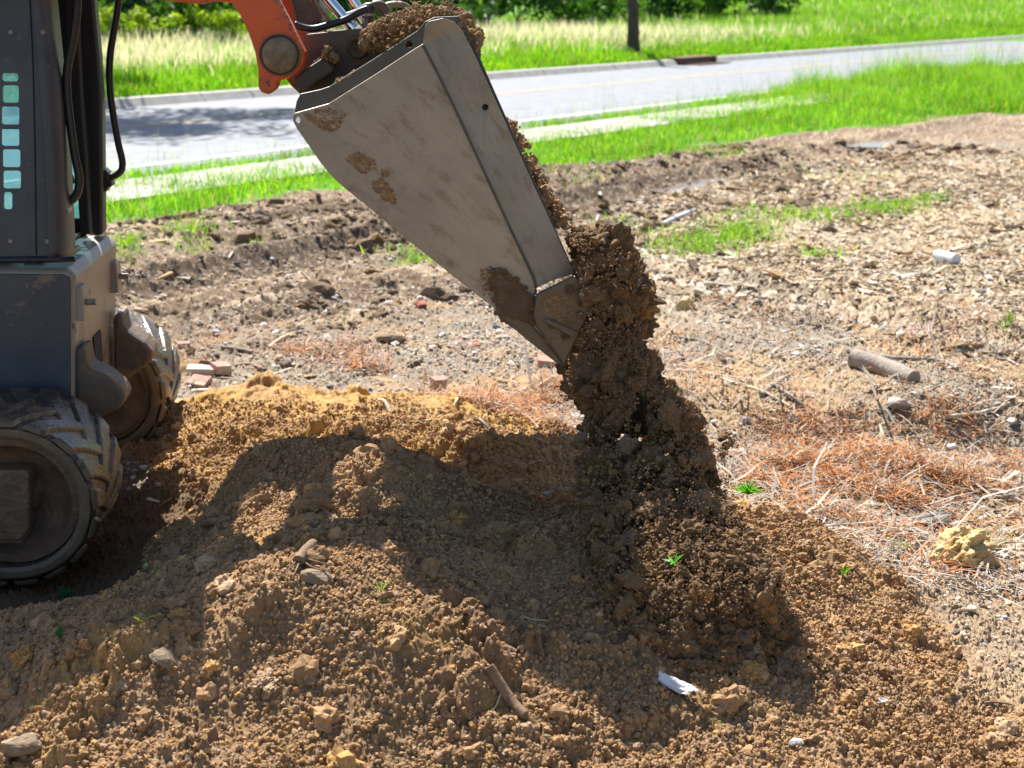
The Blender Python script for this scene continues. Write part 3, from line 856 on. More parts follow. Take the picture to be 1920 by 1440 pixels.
# verge between the building site and the road
N = 150000
t = rng.uniform(4, 34, N) ; n = rng.uniform(5.5, 11.7, N)
x, y = from_nt(n, t)
keep = (np.abs(x / y) < .44)
x, y, n, t = x[keep], y[keep], n[keep], t[keep]
turf = zones(x, y, np.zeros_like(x))[2]
wb = fbm(x * .9, y * .9, 3, 101)
onpath = (n > 9.72) & (n < 10.88)
kerbf = sm(.0, .35, np.minimum(np.abs(n - 9.72), np.abs(n - 10.88)))
pr = turf * (.35 + .8 * sm(.3, .55, fbm(x * 1.3, y * 1.3, 3, 102)))
hidepath = sm(.40, .52, fbm(x * 1.05, y * 1.05, 3, 103) + .22 - .27 * np.maximum(sm(9.0, 9.5, t) * (1 - sm(11.8, 12.6, t)), sm(14.8, 15.6, t) * (1 - sm(17.6, 18.6, t))) + .10 * (1 - sm(10.0, 11.0, t)))
pr = np.where(onpath, pr * hidepath * 1.1, pr)
keep = rng.random(len(x)) < pr
x, y, n, t, wb = x[keep], y[keep], n[keep], t[keep], wb[keep]
onp = (n > 9.72) & (n < 10.88)
h = (.08 + .12 * wb) * rng.uniform(.6, 1.4, len(x)) * (1 + 1.7 * sm(19, 27, t)) * np.where(onp, .6, 1)
tall = (rng.random(len(x)) < .035) & (n > 8.6)
h[tall] *= rng.uniform(2.2, 4.0, tall.sum())
gc = gcolr(len(x)) * (.55 + .9 * fbm(x * 1.8, y * 1.8, 3, 105))[:, None]
h = h * (.5 + 1.0 * fbm(x * 2.3, y * 2.3, 3, 106))
blades('grass', x, y, Z(x, y, False) - .01, h, rng.uniform(.006, .012, len(x)) * np.where(tall, .55, 1), gc, label='bright green grass verge in front of the road')
# stray patches on the bare ground
xs, ys = [], []
for px, py, rx, ry, m in [(1330, 455, 130, 22, 900), (1390, 440, 60, 16, 600), (1290, 470, 70, 12, 300), (1500, 410, 160, 14, 700), (1660, 395, 90, 14, 600), (1740, 378, 40, 8, 200), (240, 470, 30, 22, 260), (350, 445, 60, 28, 500),
                          (480, 462, 25, 8, 120), (780, 492, 70, 12, 180), (1110, 335, 60, 10, 150), (1140, 470, 30, 14, 60), (1540, 485, 60, 8, 100), (1160, 425, 60, 10, 90), (1890, 625, 15, 6, 30), (1600, 330, 150, 20, 130), (1000, 310, 80, 18, 500), (1150, 300, 120, 12, 500), (1350, 285, 120, 10, 350)]:
    a = rng.normal(size=(m, 2)) * .5
    for dx, dy in a:
        q = P(px + dx * rx, py + dy * ry, z=0)
        xs.append(q[0]); ys.append(q[1])
x, y = np.array(xs), np.array(ys)
blades('sparse_grass', x, y, Z(x, y) - .006, rng.uniform(.03, .12, len(x)), rng.uniform(.004, .009, len(x)), gcolr(len(x), .1), lean=.6, droop=.8, label='sparse tufts of new grass sprouting on the bare ground')
# meadow beyond the kerb
N = 300000
t = 8 + 150 * rng.random(N) ** 1.6; n = 18.95 + np.interp(t, [20, 30, 55, 100], [10.5, 12, 22, 40]) * rng.random(N) ** 1.4
x, y = from_nt(n, t)
keep = (np.abs(x / y) < .42) & (y > 18)
x, y, n, t = x[keep], y[keep], n[keep], t[keep]
wb = fbm(x * .25, y * .25, 3, 111)
plume = sm(20.0, 21.8, n + 1.8 * (wb - .5)) * (1 - .93 * sm(36, 52, t)) * sm(.30, .55, fbm(x * .12, y * .12, 2, 113) + .22)
h = (.14 + .14 * wb + sm(19.3, 21.5, n) * (.20 + .16 * wb)) * rng.uniform(.6, 1.3, len(x))
isp = rng.random(len(x)) < plume * .30
c = gcolr(len(x), .04)
c = c * (.6 + .8 * fbm(x * .5, y * .5, 3, 114))[:, None]
c = np.where((isp)[:, None], np.array([.17, .30, .06]) * rng.uniform(.7, 1.2, (len(x), 1)), c)
tip = np.where(isp[:, None], np.array([.72, .64, .55]) * rng.uniform(.75, 1.15, (len(x), 1)), c)
h = np.where(isp, h * 1.3 + .06, h)
wdt = rng.uniform(.012, .022, len(x)) * (1 + y / 80)
blades('meadow_grass', x, y, Z(x, y, False) - .02, h, wdt, c, tip, lean=.2, droop=.35, label='tall meadow grass with pale seed heads beyond the far kerb', cat='meadow')
# yellow flower dots in the verge
FL = [(ICO[1][0] * np.array([1, 1, .5]), ICO[1][1])]
bag = Bag()
pts = []
for px, py in [(1380, 200), (1430, 165), (1475, 172), (1440, 178), (1740, 105), (1690, 140), (1715, 178), (1180, 208), (1725, 176), (1600, 200), (1860, 200), (1905, 100), (1880, 106), (1560, 190), (1240, 200), (1170, 230), (1190, 232), (1040, 250), (1660, 155), (1800, 150)]:
    q = P(px, py, z=.12); pts.append(q)
pts = np.array(pts)
bag.put(FL, pts, np.full(len(pts), .022), rotm(len(pts), True), np.tile(np.array([.75, .52, .02]), (len(pts), 1)))
tag(bag.build('dandelion_blooms', m_leaf), 'small yellow dandelion blooms dotted through the verge grass', 'wildflowers', kind='stuff')

# ------------------------------------------------------------------ trees and shrubs
def leaf_cloud(centres, radii, n, size, pal, seed):
    r = np.random.default_rng(seed)
    k = r.integers(0, len(centres), n)
    d = r.normal(size=(n, 3)); d /= np.linalg.norm(d, axis=1)[:, None]
    p = centres[k] + d * radii[k][:, None] * (r.random((n, 1)) ** .45)
    a = r.normal(size=(n, 3)); a /= np.linalg.norm(a, axis=1)[:, None]
    b = np.cross(a, r.normal(size=(n, 3))); b /= np.linalg.norm(b, axis=1)[:, None]
    s = size * r.uniform(.6, 1.3, (n, 1))
    V = np.stack([p - a * s, p - b * s * .45, p + a * s, p + b * s * .45], 1).reshape(-1, 3)
    F = np.arange(n * 4).reshape(n, 4)
    pal = np.array(pal)
    tone = pal[r.integers(0, len(pal), len(centres))][k] * r.uniform(.7, 1.3, (n, 1))
    return V, F, np.repeat(tone, 4, 0)
DARK = [[.045, .13, .02], [.06, .16, .025], [.03, .09, .02], [.08, .19, .03]]
LIME = [[.20, .33, .02], [.26, .38, .03], [.16, .28, .02]]
def tube_arrays(pts, rad, sides=10, wob=0, seed=0, cap=True):
    pts = np.array(pts, float); n = len(pts)
    rad = np.full(n, rad) if np.isscalar(rad) else np.array(rad, float)
    V, F = [], []
    T = np.gradient(pts, axis=0); T /= np.linalg.norm(T, axis=1)[:, None]
    up = np.array([0, 0, 1.0]) if abs(T[0][2]) < .9 else np.array([1.0, 0, 0])
    r = np.random.default_rng(seed)
    for i in range(n):
        a = np.cross(T[i], up); a /= np.linalg.norm(a)
        b = np.cross(T[i], a); up = np.cross(a, T[i]) if False else up
        for k in range(sides):
            an = 2 * math.pi * k / sides
            rr = rad[i] * (1 + wob * (r.random() - .5) * 2)
            V.append(pts[i] + (a * math.cos(an) + b * math.sin(an)) * rr)
    for i in range(n - 1):
        for k in range(sides):
            k2 = (k + 1) % sides
            F.append((i * sides + k, i * sides + k2, (i + 1) * sides + k2))
            F.append((i * sides + k, (i + 1) * sides + k2, (i + 1) * sides + k))
    if cap:
        V += [pts[0], pts[-1]]
        c0, c1 = len(V) - 2, len(V) - 1
        for k in range(sides):
            k2 = (k + 1) % sides
            F.append((c0, k2, k)); F.append((c1, (n - 1) * sides + k, (n - 1) * sides + k2))
    return np.array(V), np.array(F)
def smooth_path(pts, m=6):
    pts = [np.array(p, float) for p in pts]
    if len(pts) < 3: 
        return [pts[0] + (pts[1] - pts[0]) * k / m for k in range(m + 1)]
    out = []
    for i in range(len(pts) - 1):
        p0, p1, p2, p3 = pts[max(i - 1, 0)], pts[i], pts[i + 1], pts[min(i + 2, len(pts) - 1)]
        for k in range(m):
            t = k / m
            out.append(.5 * ((2 * p1) + (-p0 + p2) * t + (2 * p0 - 5 * p1 + 4 * p2 - p3) * t * t + (-p0 + 3 * p1 - 3 * p2 + p3) * t ** 3))
    out.append(pts[-1])
    return out
def shrub(px, D, hgt, wid, pal, label, group, name='shrub', cat='shrub', leaf=.09, n=2600, seed=0):
    x = (px - 960) / FPX * D
    z0 = Z(x, D, False)[0]
    root = bpy.data.objects.new(name, None); COL.objects.link(root); root.location = (x, D, z0)
    tag(root, label, cat, group)
    r = np.random.default_rng(seed)
    m = 16
    c = np.stack([r.normal(0, wid * .30, m), r.normal(0, wid * .30, m), r.uniform(.12, .92, m) * hgt], 1)
    c[:, :2] *= (1.15 - .55 * c[:, 2:3] / hgt)
    rad = r.uniform(.16, .30, m) * min(wid, hgt)
    V, F, C = leaf_cloud(c, rad, n, leaf, pal, seed)
    V[:, 2] = np.maximum(V[:, 2], .02)
    add('crown', arr_mesh('crown', V, F, C), m_leaf, root)
    bag = Bag()
    for k in range(5):
        e = c[k] * np.array([.8, .8, .9])
        V, F = tube_arrays([(0, 0, -.1), e * .5 + r.normal(0, .05, 3), e], [.035, .025, .012], 6)
        bag.raw(V, F, np.zeros((len(V), 3)))
    add('stem', arr_mesh('stem', np.concatenate(bag.V), np.concatenate(bag.F)), m_trunk, root)
lim = [(185, 36.5, 'lime green shrub at the left end of the meadow beside the cab'), (238, 37, 'lime green shrub behind the outer grab handle'), (312, 37.5, 'lime green shrub midway between the grab handle and the orange arm'), (425, 38, 'lime green shrub close beside the orange arm')]
for k, (px, D, lb) in enumerate(lim):
    shrub(px, D, 1.15, 1.25, LIME, lb, 'lime shrubs in front of the wood', seed=k + 3, n=1500, leaf=.075)
for k, px in enumerate(np.linspace(-330, 1330, 15)):
    D = np.interp(px, [-330, 460, 900, 1330], [40, 41, 54, 80])
    s = D / 46
    shrub(px, D, 3.3 * s, 3.6 * s, DARK, 'dark green bushy tree in the shady wood line behind the meadow', 'dark trees of the wood line', name='bushy_tree', cat='tree', leaf=.13 * s, n=4200, seed=40 + k)
for k, px in enumerate(np.linspace(1400, 2200, 7)):
    shrub(px, 150, 7, 9, DARK, 'distant green tree behind the far end of the meadow', 'distant trees on the right', name='distant_tree', cat='tree', leaf=.3, n=2600, seed=80 + k)
V, F, C = leaf_cloud(np.stack([rng.uniform(-60, 9, 160), rng.uniform(88, 100, 160), rng.uniform(0, 9, 160)], 1), rng.uniform(1.2, 2.6, 160), 26000, .32, DARK, 9)
tag(add('woodland', arr_mesh('woodland', V, F, C), m_leaf), 'deep shady woodland closing the view behind the meadow', 'woodland', kind='stuff')

def tree(px, D, rad, hgt, label, crown=None, limbs=True):
    x = (px - 960) / FPX * D
    z0 = Z(x, D, False)[0]
    root = bpy.data.objects.new('tree', None); COL.objects.link(root); root.location = (x, D, z0)
    tag(root, label, 'tree')
    pts = smooth_path([(0, 0, -.1), (.02, 0, .25), (.0, .02, 1.2), (-.03, .0, hgt * .5), (.05, .05, hgt)], 6)
    rr = np.interp([p[2] for p in pts], [-.1, .25, .6, hgt], [rad * 1.6, rad * 1.15, rad, rad * .55])
    V, F = tube_arrays(pts, rr, 16, .07)
    add('trunk', arr_mesh('trunk', V, F, None, True), m_trunk, root)
    r = np.random.default_rng(int(px) + 900)
    if limbs:
        for k in range(5):
            z = hgt * (.62 + .08 * k); a = r.uniform(0, 6.28); L = hgt * .3
            V, F = tube_arrays(smooth_path([(0, 0, z), (math.cos(a) * L * .5, math.sin(a) * L * .5, z + L * .4), (math.cos(a) * L, math.sin(a) * L, z + L * .9)], 4), np.linspace(rad * .4, rad * .12, 9), 8)
            add('limb', arr_mesh('limb', V, F, None, True), m_trunk, root)
    if crown:
        cx, cy, cz, sx, sz, m, n = crown
        c = np.stack([r.normal(cx, sx * .5, m), r.normal(cy, sx * .5, m), r.normal(cz, sz * .5, m)], 1)
        V, F, C = leaf_cloud(c, r.uniform(.5, 1.1, m), n, .11, DARK, 5)
        add('crown', arr_mesh('crown', V, F, C), m_leaf, root)
tree(1180, 38.5, .155, 3.3, 'slim dark tree trunk standing alone in the grass beyond the kerb', limbs=False)
tree(1405, 95, .30, 8, 'small far tree trunk at the back of the meadow, right of the near trunk')
tree(45, 27, .2, 7, 'roadside tree behind the cab whose crown dapples the road with shade', crown=(1.7, -.3, 8.2, 2.7, 2.2, 26, 6500))

# ------------------------------------------------------------------ the compact track loader
YAW = R(3.8)
Q0 = P(95, 1110, z=-.02)
AX = np.array([math.cos(YAW), math.sin(YAW), 0]); LX = np.array([-math.sin(YAW), math.cos(YAW), 0])
def pl(px, py, s):
    d = ray(px, py)
    t = (s - (CAMP - Q0) @ LX) / (d @ LX)
    q = CAMP + d * t
    return float((q - Q0) @ AX), s, float(q[2])
loader = bpy.data.objects.new('track_loader', None); COL.objects.link(loader)
loader.location = (Q0[0], Q0[1], 0); loader.rotation_euler = (0, 0, YAW)
tag(loader, 'muddy dark grey compact track loader tipping soil from its raised bucket', 'loader')
def to_world(p):
    p = np.array(p)
    return np.array([Q0[0], Q0[1], 0]) + AX * p[0] + LX * p[1] + np.array([0, 0, p[2]])
def sub_empty(name, parent):
    o = bpy.data.objects.new(name, None); COL.objects.link(o); o.parent = parent
    return o
def prism_bm(pts, sref, s0, s1, bm=None):
    bm = bm or bmesh.new()
    q = [pl(x, y, sref) for x, y in pts]
    A = [bm.verts.new((a, s0, z)) for a, _, z in q]
    B = [bm.verts.new((a, s1, z)) for a, _, z in q]
    n = len(q)
    bm.faces.new(A); bm.faces.new(B)
    for i in range(n): bm.faces.new((A[i], A[(i + 1) % n], B[(i + 1) % n], B[i]))
    return bm
def prism(name, pts, sref, s0, s1, mat, parent=loader, bevel=.006):
    return bm_obj(name, prism_bm(pts, sref, s0, s1), mat, parent, bevel=bevel)
def pipe(name, pts, rad, mat, parent=loader, sides=12, m=6):
    V, F = tube_arrays(smooth_path(pts, m), rad, sides)
    return add(name, arr_mesh(name, V, F, None, True), mat, parent)
def disc_bm(c, r, s0, s1, seg=48, bm=None, rings=None):
    """turned body about the sideways axis: rings = [(radius, s), ...]"""
    bm = bm or bmesh.new()
    rings = rings or [(r, s0), (r, s1)]
    L = []
    for rr, s in rings:
        L.append([bm.verts.new((c[0] + rr * math.cos(2 * math.pi * k / seg), s, c[1] + rr * math.sin(2 * math.pi * k / seg))) for k in range(seg)])
    for A, B in zip(L[:-1], L[1:]):
        for k in range(seg): bm.faces.new((A[k], A[(k + 1) % seg], B[(k + 1) % seg], B[k]))
    bm.faces.new(L[0]); bm.faces.new(L[-1])
    return bm
def holed_plate(name, outer, holes, s, th, mat, parent, bevel=0, bend=None):
    """flat plate with holes; outline points are (a, s, z)"""
    bm = bmesh.new()
    eds = []
    for loop in [outer] + holes:
        vs = [bm.verts.new(p) for p in loop]
        for i in range(len(vs)): eds.append(bm.edges.new((vs[i], vs[(i + 1) % len(vs)])))
    bmesh.ops.triangle_fill(bm, use_beauty=True, use_dissolve=False, edges=eds)
    bmesh.ops.recalc_face_normals(bm, faces=bm.faces)
    r = bmesh.ops.extrude_face_region(bm, geom=bm.faces[:])
    bmesh.ops.translate(bm, verts=[v for v in r['geom'] if isinstance(v, bmesh.types.BMVert)], vec=(0, th, 0))
    return bm_obj(name, bm, mat, parent, bevel=bevel)
def rr_loop(x0, x1, y0, y1, s, rad=6):
    out = []
    for cx, cy, a0 in ((x1 - rad, y1 - rad, 0), (x0 + rad, y1 - rad, 90), (x0 + rad, y0 + rad, 180), (x1 - rad, y0 + rad, 270)):
        for k in range(4):
            a = R(a0 + 30 * k)
            out.append(pl(cx + rad * math.cos(a), cy + rad * math.sin(a), s))
    return out
def circ(px, py, r, s, n=20):
    return [pl(px + r * math.cos(2 * math.pi * k / n), py + r * math.sin(2 * math.pi * k / n), s) for k in range(n)]

# tracks
WC = pl(18, 947, 0)
WA, WZ, RB, TW, TL = WC[0], WC[2], .232, .37, 1.55
def loop_pt(u, r):
    """stadium path; u in metres along it from the top of the front wheel forward and down"""
    h = math.pi * RB
    tot = 2 * h + 2 * TL
    u = u % tot
    if u < h:
        a = math.pi / 2 - u / RB
        return WA + r * math.cos(a), WZ + r * math.sin(a)
    u -= h
    if u < TL: return WA - u, WZ - r
    u -= TL
    if u < h:
        a = -math.pi / 2 - u / RB
        return WA - TL + r * math.cos(a), WZ + r * math.sin(a)
    u -= h
    return WA - TL + u, WZ + r
TOT = 2 * math.pi * RB + 2 * TL
def track_mesh():
    bm = bmesh.new()
    sec = [(.006, -.034), (0, -.02), (0, 0), (.02, .014), (TW * .5, .012), (TW - .02, .014), (TW, 0), (TW, -.02), (TW - .006, -.034)]
    n = 220
    ringv = []
    for k in range(n):
        u = TOT * k / n
        ringv.append([bm.verts.new((loop_pt(u, RB + dr)[0], s, loop_pt(u, RB + dr)[1])) for s, dr in sec])
    m = len(sec)
    for k in range(n):
        A, B = ringv[k], ringv[(k + 1) % n]
        for i in range(m): bm.faces.new((A[i], A[(i + 1) % m], B[(i + 1) % m], B[i]))
    pitch = TOT / round(TOT / .088)
    for j in range(round(TOT / pitch)):
        for side in (0, 1):
            u0 = j * pitch + side * pitch * .5
            prev = None
            for q in range(7):
                f = q / 6
                s = f * TW * .60
                s = s if side == 0 else TW - s
                uc_ = u0 + .105 * f ** 1.3
                wb, wt = .027 + .010 * (1 - f), .017 + .008 * (1 - f)
                tip = .023 * (1 - .35 * f) * (.82 if q == 0 else 1)
                sx = s + (-.010 if q == 0 and side == 0 else .010 if q == 0 else 0)
                ring = []
                for du, dr in ((-wb, .004), (-wt, tip), (wt, tip), (wb, .004)):
                    a, z = loop_pt(uc_ + du, RB + dr + .006)
                    ring.append(bm.verts.new((a, sx if dr < .01 else s, z)))
                if prev:
                    for i in range(3): bm.faces.new((prev[i], prev[i + 1], ring[i + 1], ring[i]))
                    bm.faces.new((prev[3], prev[0], ring[0], ring[3]))
                else: bm.faces.new(ring)
                prev = ring
            bm.faces.new(prev)
    bmesh.ops.recalc_face_normals(bm, faces=bm.faces)
    me = bpy.data.meshes.new('rubber_track')
    bm.to_mesh(me); bm.free()
    me.materials.append(m_rubber); me.materials.append(m_rubber_side)
    for p in me.polygons:
        if p.center[1] < .004 or p.center[1] > TW - .004: p.material_index = 1
    return me
tm = track_mesh()
for s0 in (0.0, 1.20):
    tr = bpy.data.objects.new('rubber_track', tm); COL.objects.link(tr); tr.parent = loader; tr.location = (0, s0, 0)
    bv = tr.modifiers.new('Bevel', 'BEVEL'); bv.width = .005; bv.segments = 2; bv.limit_method = 'ANGLE'; bv.angle_limit = R(35)
    for k, a in enumerate((WA, WA - TL)):
        bm = disc_bm((a, WZ), 0, 0, 0, 64, rings=[(.0, s0 + .045), (.035, s0 + .045), (.06, s0 + .06), (.075, s0 + .092), (.13, s0 + .075), (.160, s0 + .058), (.172, s0 + .035), (.194, s0 + .035), (.196, s0 + .06), (.196, s0 + TW - .05), (.17, s0 + TW - .05), (.15, s0 + TW - .08), (0, s0 + TW - .08)][::1])
        w = bm_obj('idler_wheel', bm, m_wheel, loader, smooth=True)
        es = w.modifiers.new('Edge', 'EDGE_SPLIT'); es.split_angle = R(40)
        bm_obj('hub', disc_bm((a, WZ), .042, s0 + .02, s0 + .05, 24), m_wheel, w, bevel=.004)
    for k in range(4):
        bm_obj('track_roller', disc_bm((WA - .42 - .24 * k, WZ - RB + .10), .065, s0 + .05, s0 + TW - .05, 28), m_wheel, loader, bevel=.006)
    bm = bmesh.new(); box(bm, WA - TL + .1, WA - .10, s0 + .10, s0 + TW - .06, WZ - .07, WZ + .11)
    bm_obj('track_frame', bm, m_brownsteel, loader, bevel=.01)
prism('axle_block', [(-160, 884), (48, 882), (54, 890), (54, 992), (40, 1016), (-160, 1018)], .0, .004, .09, m_wheel, bevel=.012)
prism('axle_cap', [(-160, 1019), (54, 995), (54, 1000), (40, 1022), (-160, 1024)], .0, .012, .09, m_wheel, bevel=.006)

# chassis
SB0, SB1 = .46, 1.12
bm = prism_bm([(-260, 498), (124, 504), (136, 510), (141, 522), (141, 800), (-260, 820)], SB0, SB0, SB1)
chas = bm_obj('chassis', bm, m_paint_dusty_lit, loader, bevel=.022, seg=4)
prism('side_plate', [(-250, 512), (118, 514), (131, 520), (133, 532), (133, 770), (-250, 790)], SB0, SB0 - .006, SB0 + .01, m_paint, chas, bevel=.003)
FA = pl(141, 640, SB0)[0]
def on_front(px, py):
    """point of the chassis front plane under a photo ray"""
    d = ray(px, py)
    t = (FA - (CAMP - Q0) @ AX) / (d @ AX)
    q = CAMP + d * t
    return float((q - Q0) @ LX), float(q[2])
def front_box(name, px0, py0, px1, py1, depth, mat, parent, bevel=.004, smin=None):
    s0, za = on_front(px0, py0); s1, zb = on_front(px1, py1)
    bm = bmesh.new(); box(bm, FA + .001, FA + depth, min(s0, s1), max(s0, s1), min(za, zb), max(za, zb))
    return bm_obj(name, bm, mat, parent, bevel=bevel)
for (sc, zc, hh) in ((SB0 + .055, pl(150, 573, SB0)[2], .055), (SB1 - .07, None, .055)):
    if zc is None: zc = on_front(208, 518)[1]
    bm = bmesh.new(); box(bm, FA + .001, FA + .03, sc - .035, sc + .035, zc - hh, zc + hh)
    lt = bm_obj('stop_block', bm, m_paint_dusty_lit, loader, bevel=.004)
    V, F = tube_arrays([(FA + .03, sc, zc), (FA + .062, sc, zc)], .011, 6); add('bolt', arr_mesh('bolt', V, F), m_bolt, lt)
s_, z_ = on_front(184, 655)
bm = bmesh.new(); box(bm, FA - .02, FA + .002, s_ - .055, s_ + .055, z_ - .055, z_ + .055)
bm_obj('front_slot', bm, m_dark, loader)  # near-black block painted for the shade inside the slot
for sb, pts in ((SB0 + .005, [(141, 655), (158, 651), (164, 690), (200, 706), (226, 728), (236, 745), (226, 766), (176, 788), (141, 775)]), (SB1 - .14, [(212, 592), (228, 587), (233, 617), (270, 642), (287, 662), (283, 680), (235, 714), (212, 705)])):
    prism('front_lug', pts, sb, sb, sb + .13, m_brownsteel, bevel=.014)

# cab: perforated side panel, rounded corner post, lip, posts, glass, roof
SCB = .44
holes_px = [(3, 34, 137, 153), (4, 35, 160, 193), (2, 36, 200, 234), (2, 36, 240, 274), (4, 38, 280, 314), (5, 39, 320, 354), (6, 23, 360, 393)]
cabp = sub_empty('cab', loader)
hl = [rr_loop(*h, SCB, 5) for h in holes_px] + [rr_loop(h[0] - 42, h[1] - 42, h[2], h[3], SCB, 5) for h in holes_px[:6]]
outer = [pl(x, y, SCB) for x, y in [(-330, -190), (30, -190), (48, -160), (60, 0), (72, 130), (86, 300), (92, 484), (-330, 484)]]
holed_plate('side_panel', outer, hl, SCB, .012, m_paint, cabp)
sl = [pl(x, y, SCB - .001) for x, y in [(46, -190), (56, 0), (62, 130), (66, 300), (68, 478)]]
pipe('panel_seam', sl, .0022, m_dark, cabp, 6, 3)
for bx_, by_ in ((80, 60), (86, 250), (89, 452), (20, 452), (20, 60)):
    c = pl(bx_, by_, SCB)
    bm_obj('panel_bolt', disc_bm(c[::2], 0, 0, 0, 10, rings=[(0, SCB - .005), (.006, SCB - .005), (.0075, SCB - .001), (.0075, SCB + .002)]), m_paint_dusty_lit, cabp)
bm = bmesh.new()
rowsy = [(484, 92, 124), (470, 92, 124), (300, 86, 116), (130, 72, 102), (0, 60, 89), (-190, 45, 75)]
prev = None
for py, xa, xb in rowsy:
    a0, _, z0 = pl(xa, py, SCB); a1, _, _ = pl(xb, py, SCB + .05)
    ring = [bm.verts.new((a0, SCB, z0))]
    for k in range(1, 8):
        t = R(90) * k / 7
        ring.append(bm.verts.new((a0 + (a1 - a0) * math.sin(t), SCB + .065 * (1 - math.cos(t)), z0)))
    ring.append(bm.verts.new((a1, SCB + .13, z0)))
    if prev:
        for i in range(len(ring) - 1): bm.faces.new((prev[i], prev[i + 1], ring[i + 1], ring[i]))
    prev = ring
cp_ = bm_obj('corner_post', bm, m_paint, cabp, smooth=True)
sd = cp_.modifiers.new('Solidify', 'SOLIDIFY'); sd.thickness = .012; sd.offset = -1
a0, _, z0 = pl(92, 486, SCB); a1 = pl(124, 486, SCB + .05)[0]
pipe('cab_lip', [(a0 - 1.0, SCB - .004, z0)] + [(a0, SCB - .004, z0)] + [(a0 + (a1 - a0) * math.sin(R(t)), SCB - .004 + .065 * (1 - math.cos(R(t))), z0) for t in (20, 40, 60, 80, 90)] + [(a1 + .004, SCB + .2, z0)], .010, m_black, cabp, m=3)
# far side of the cab: dark window frame with tinted glass, seen through the front opening and the holes
SF = 1.06
def at(px, py, s): return pl(px, py, s)
def quad_plate(name, pts, s, th, mat, parent, bevel=0):
    return bm_obj(name, prism_bm(pts, s, s, s + th), mat, parent, bevel=bevel)
quad_plate('door_post', [(147, -190), (176, -190), (176, 0), (186, 110), (191, 180), (193, 440), (172, 443), (163, 300), (152, 180), (145, 60)], SF, .07, m_black, cabp, .01)
quad_plate('inner_post', [(118, -190), (146, -190), (146, 60), (151, 180), (160, 300), (168, 440), (150, 440), (141, 300), (132, 180), (124, 60)], SF - .10, .05, m_dark, cabp, .006)
quad_plate('window_frame', [(-330, -190), (150, -190), (150, 128), (-330, 128)], SF + .02, .03, m_dark, cabp)
quad_plate('window_frame', [(-330, 410), (156, 410), (160, 450), (-330, 450)], SF + .02, .03, m_dark, cabp)
quad_plate('window_glass', [(-330, 128), (149, 128), (160, 410), (-330, 410)], SF + .03, .006, m_glass, cabp)
quad_plate('window_bar', [(-330, 238), (152, 238), (152, 242), (-330, 242)], SF + .02, .01, m_dark, cabp)
quad_plate('window_bar', [(-330, 274), (154, 274), (154, 277), (-330, 277)], SF + .02, .01, m_dark, cabp)
bm = bmesh.new()
ra, _, rz_ = pl(30, -330, SCB)
box(bm, ra - 1.3, ra + .10, SCB - .01, SF + .16, rz_ - .01, rz_ + .08)
bm_obj('roof', bm, m_paint, cabp, bevel=.03)
bm = bmesh.new(); box(bm, ra - 1.3, ra - 1.22, SCB + .02, SF + .05, pl(0, 490, SCB)[2], rz_ - .02)
bm_obj('rear_wall', bm, m_dark, cabp)
bm = bmesh.new(); box(bm, ra - 2.2, ra - 1.31, SCB - .05, SF + .16, .45, 1.45)
bm_obj('engine_cover', bm, m_paint, loader, bevel=.05)
# sill and steps inside the front opening
zt = pl(130, 503, SB0)[2]
for k in range(3):
    bm = bmesh.new(); box(bm, FA - .16 - .10 * k, FA - .10 - .10 * k, SCB + .10, SB1 - .03, zt + .002, zt + .016 + .025 * k)
    bm_obj('step_rib', bm, m_paint_dusty_lit, cabp, bevel=.004)
bm = bmesh.new(); box(bm, FA - .9, FA - .42, SCB + .06, SF - .02, zt + .001, zt + .16)
bm_obj('cab_floor', bm, m_dark, cabp)
# grab handles
hn = SCB + .09
pipe('grab_handle', [at(x, y, hn) for x, y in [(152, -220), (147, -60), (144, 20), (136, 80), (126, 130), (126, 180), (133, 240), (140, 290), (148, 330), (147, 355), (138, 372), (122, 380)]], .0135, m_black, cabp)
bm = bmesh.new(); p = at(113, 380, hn); box(bm, p[0] - .016, p[0] + .016, hn - .03, hn + .03, p[2] - .042, p[2] + .042); bm_obj('handle_bracket', bm, m_paint, cabp, bevel=.008)
p = at(128, 392, hn); V, F = tube_arrays([(p[0], hn - .045, p[2]), (p[0], hn + .01, p[2])], .011, 8); add('bolt', arr_mesh('bolt', V, F), m_bolt, cabp)
hf = SF + .06
pipe('grab_handle', [at(x, y, hf) for x, y in [(228, -220), (223, -60), (221, 10), (213, 60), (206, 110), (206, 165), (213, 220), (222, 270), (229, 300), (228, 318), (218, 328), (205, 332)]], .0125, m_black, cabp)
bm = prism_bm([(191, 318), (198, 314), (206, 322), (206, 330), (213, 340), (213, 348), (206, 350), (202, 358), (191, 360)], hf, hf - .03, hf + .03); bm_obj('handle_bracket', bm, m_black, cabp, bevel=.004)
pipe('latch_knob', [at(122, 352, SF - .2), at(128, 330, SF - .2), at(136, 345, SF - .2)], .014, m_black, cabp)
pipe('cable', [at(116, 400, hn), at(118, 430, hn), at(124, 455, hn + .01), at(134, 474, hn + .03)], .008, m_black, cabp)

